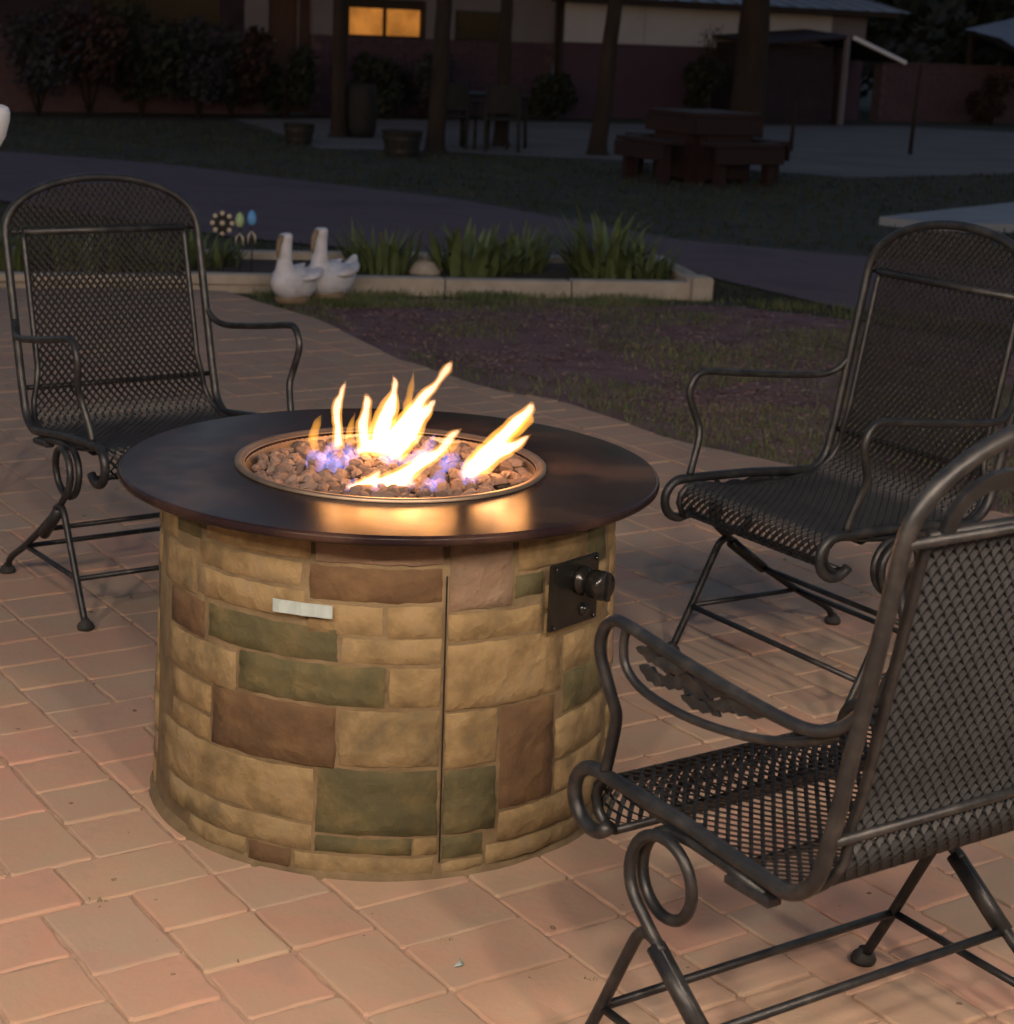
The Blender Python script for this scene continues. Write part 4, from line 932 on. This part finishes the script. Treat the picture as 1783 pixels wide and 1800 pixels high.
b = leafcloud(120, .22, .35, .03, rtq, 5); b.v = [(v[0], v[1], v[2]+1.15) for v in b.v]; b.build('foliage', 'shrub_leaf', t)

# ------------------------------------------------------------------ yard furniture
def tub(x, y, r, h, label, rz=0., sq=1.):
    t = tag(empty('tub_planter', (x, y, -.03), rz), label, 'planter', 'dark tub planters in the yard'); b = MB()
    b.lathe([(.0001,0),(r*.78,0),(r,h*.95),(r*1.05,h*.95),(r*1.05,h),(r*.92,h),(r*.9,h*.85),(.0001,h*.85)], 20); b.build('tub', 'pot_dark', t)
    for zz in (.25,.72):
        b = MB(); rr = r*(.78+.22*zz/.95)+.004; b.lathe([(rr,zz*h-.015),(rr+.006,zz*h-.015),(rr+.008,zz*h+.015),(rr+.002,zz*h+.015)], 20, closed=True); b.build('hoop', 'iron', t)
    so2 = MB(); so2.lathe([(.0001,h*.9),(r*.9,h*.87)], 16); so2.build('soil', 'soil', t); return t
tub(-1.11,17.45,.17,.22,'small dark tub planter left of the leftmost tree trunk')
tub(.02,16.1,.21,.27,'dark tub planter at the foot of the flared tree trunk')
t = tag(empty('barrel', (-.47,18.9,-.03)), 'dark upright barrel beside the leftmost tree trunk', 'barrel'); b = MB()
b.lathe([(.0001,0),(.16,0),(.185,.12),(.195,.32),(.185,.50),(.165,.62),(.155,.62),(.15,.58),(.0001,.58)], 20); b.build('staves', 'pot_dark', t, True)
for zz in (.1,.25,.42,.55):
    b = MB(); b.lathe([(.197-.12*abs(zz-.33),zz-.012),(.203-.12*abs(zz-.33),zz-.012),(.203-.12*abs(zz-.33),zz+.012),(.197-.12*abs(zz-.33),zz+.012)], 20, closed=True); b.build('hoop', 'pot_dark', t)
# patio table and chairs in the yard
t = tag(empty('yard_table', (.95,18.3,-.03), .3), 'dark metal patio table in the yard behind the flared trunk', 'table'); b = MB()
b.box(-.42,.42,-.42,.42,.56,.60,.01); b.build('table_top', 'pot_dark', t)
for sx in (-1,1):
    for sy in (-1,1): b = MB(); b.tube([(sx*.36,sy*.36,.57),(sx*.38,sy*.38,0)], .022, 8); b.build('leg', 'pot_dark', t, True)
def yard_chair(x, y, rz, lab):
    t = tag(empty('yard_chair', (x, y, -.03), rz), lab, 'chair', 'dark metal chairs at the yard table'); b = MB(); b.box(-.2,.2,-.2,.2,.34,.37,.008); b.build('seat', 'pot_dark', t)
    b = MB(); b.box(-.2,.2,-.22,-.195,.42,.72,.008); b.build('backrest', 'pot_dark', t)
    for sx in (-1,1):
        b = MB(); b.tube([(sx*.19,.18,.52),(sx*.19,.18,0)], .02, 6); b.build('leg', 'pot_dark', t); b = MB(); b.tube([(sx*.19,-.22,.74),(sx*.19,-.2,.35),(sx*.19,-.22,0)], .02, 6); b.build('leg', 'pot_dark', t)
        b = MB(); b.tube([(sx*.19,.19,.52),(sx*.19,-.2,.53)], .018, 6); b.build('arm', 'pot_dark', t)
yard_chair(1.06,17.5,R(15),'dark metal chair nearest in the yard, in front of its table')
yard_chair(.72,17.75,R(-40),'dark metal chair left of the yard table beside the flared trunk')
# picnic table with attached benches on four sides
t = tag(empty('picnic_table', (2.90,14.60,-.03), R(28)), 'dark red wooden picnic table with attached benches on four sides', 'picnic table')
for k in range(7):
    b = MB(); b.box(-.46,.46,-.46+k*.132,-.46+k*.132+.124,.60,.645,.006); b.build('plank', 'red_wood', t)
for k in range(4):
    a = k*PI/2
    def rp_(p): return (p[0]*math.cos(a)-p[1]*math.sin(a), p[0]*math.sin(a)+p[1]*math.cos(a), p[2])
    for dy in (0,.145):
        b = MB(); b.box(-.46,.46,-.86+dy,-.86+dy+.135,.355,.395,.006); b.v = [rp_(v) for v in b.v]; b.build('bench_plank', 'red_wood', t)
    b = MB(); b.box(-.46,.46,-.88,-.862,.21,.352,.004); b.v = [rp_(v) for v in b.v]; b.build('bench_apron', 'red_wood', t)
    b = MB(); b.box(-.46,.46,-.475,-.462,.45,.598,.004); b.v = [rp_(v) for v in b.v]; b.build('table_apron', 'red_wood', t)
    for sx in (-1, 1):
        b = MB(); b.box(sx*.33-.04,sx*.33+.04,-.82,-.70,0,.352,.004); b.v = [rp_(v) for v in b.v]; b.build('leg', 'red_wood', t)
        b = MB(); b.box(sx*.30-.045,sx*.30+.045,-.42,-.30,0,.598,.004); b.v = [rp_(v) for v in b.v]; b.build('leg', 'red_wood', t)
    b = MB(); b.box(-.28,.28,-.44,-.40,.04,.45,.004); b.v = [rp_(v) for v in b.v]; b.build('side_board', 'red_wood', t)
t.scale = (.86,.86,1.02)
# white urn planter on an iron stand at the left edge
t = tag(empty('urn_planter', (-1.228,2.0,0)), 'white rounded urn planter just showing at the left picture edge', 'planter'); b = MB()
b.lathe([(.0001,.92),(.06,.92),(.085,.95),(.118,.985),(.138,1.02),(.150,1.065),(.152,1.085),(.148,1.10),(.138,1.105),(.13,1.09),(.0001,1.06)], 28); b.build('urn', 'white_trim', t, True)
b = MB()
for k in range(3): a = k*2.094+2.2; b.tube([(.05*math.cos(a), .05*math.sin(a), .92),(.045*math.cos(a), .045*math.sin(a), .4),(.085*math.cos(a), .085*math.sin(a), 0)], .007, 6)
b.lathe([(.058,.905),(.066,.905),(.066,.92),(.058,.92)], 16, closed=True); b.build('stand', 'iron', t, True)

# ------------------------------------------------------------------ the house behind the camera with its porch lamps (they light the patio)
ph = tag(empty('porch_house', (0,-6.6,0)), 'house wall and porch roof behind the camera', 'house')
b = MB(); b.box(-7,7,-.2,0,0,3.26); b.build('wall', 'pale_wall', ph)
b = MB(); b.box(-7,7,0,3.2,3.14,3.26); b.build('porch_roof', 'porch_wood', ph)
b = MB(); b.box(-7,7,2.9,3.06,2.96,3.135); b.build('porch_beam', 'porch_wood', ph)
for x in (-5.5, 5.5): b = MB(); b.box(x-.07,x+.07,2.91,3.05,0,2.955); b.build('porch_post', 'porch_wood', ph)
for x, w in ((-2.5,'leftmost of the five'),(-1.2,'second from left of the five'),(.1,'middle one of the five'),(1.4,'second from right of the five'),(2.7,'rightmost of the five')):
    t = tag(empty('porch_lamp', (x,-3.62,2.72)), f'round glowing porch lamp, {w} under the beam', 'lamp', 'porch lamps')
    b = MB(); b.lathe([(.0001,-.125),(.065,-.108),(.108,-.065),(.125,0),(.108,.065),(.06,.11)], 20); b.build('globe', 'globe_light', t, True)
    b = MB(); b.lathe([(.06,.11),(.062,.13),(.016,.15),(.016,.41),(.05,.415)], 16); b.build('mount', 'iron', t, True)
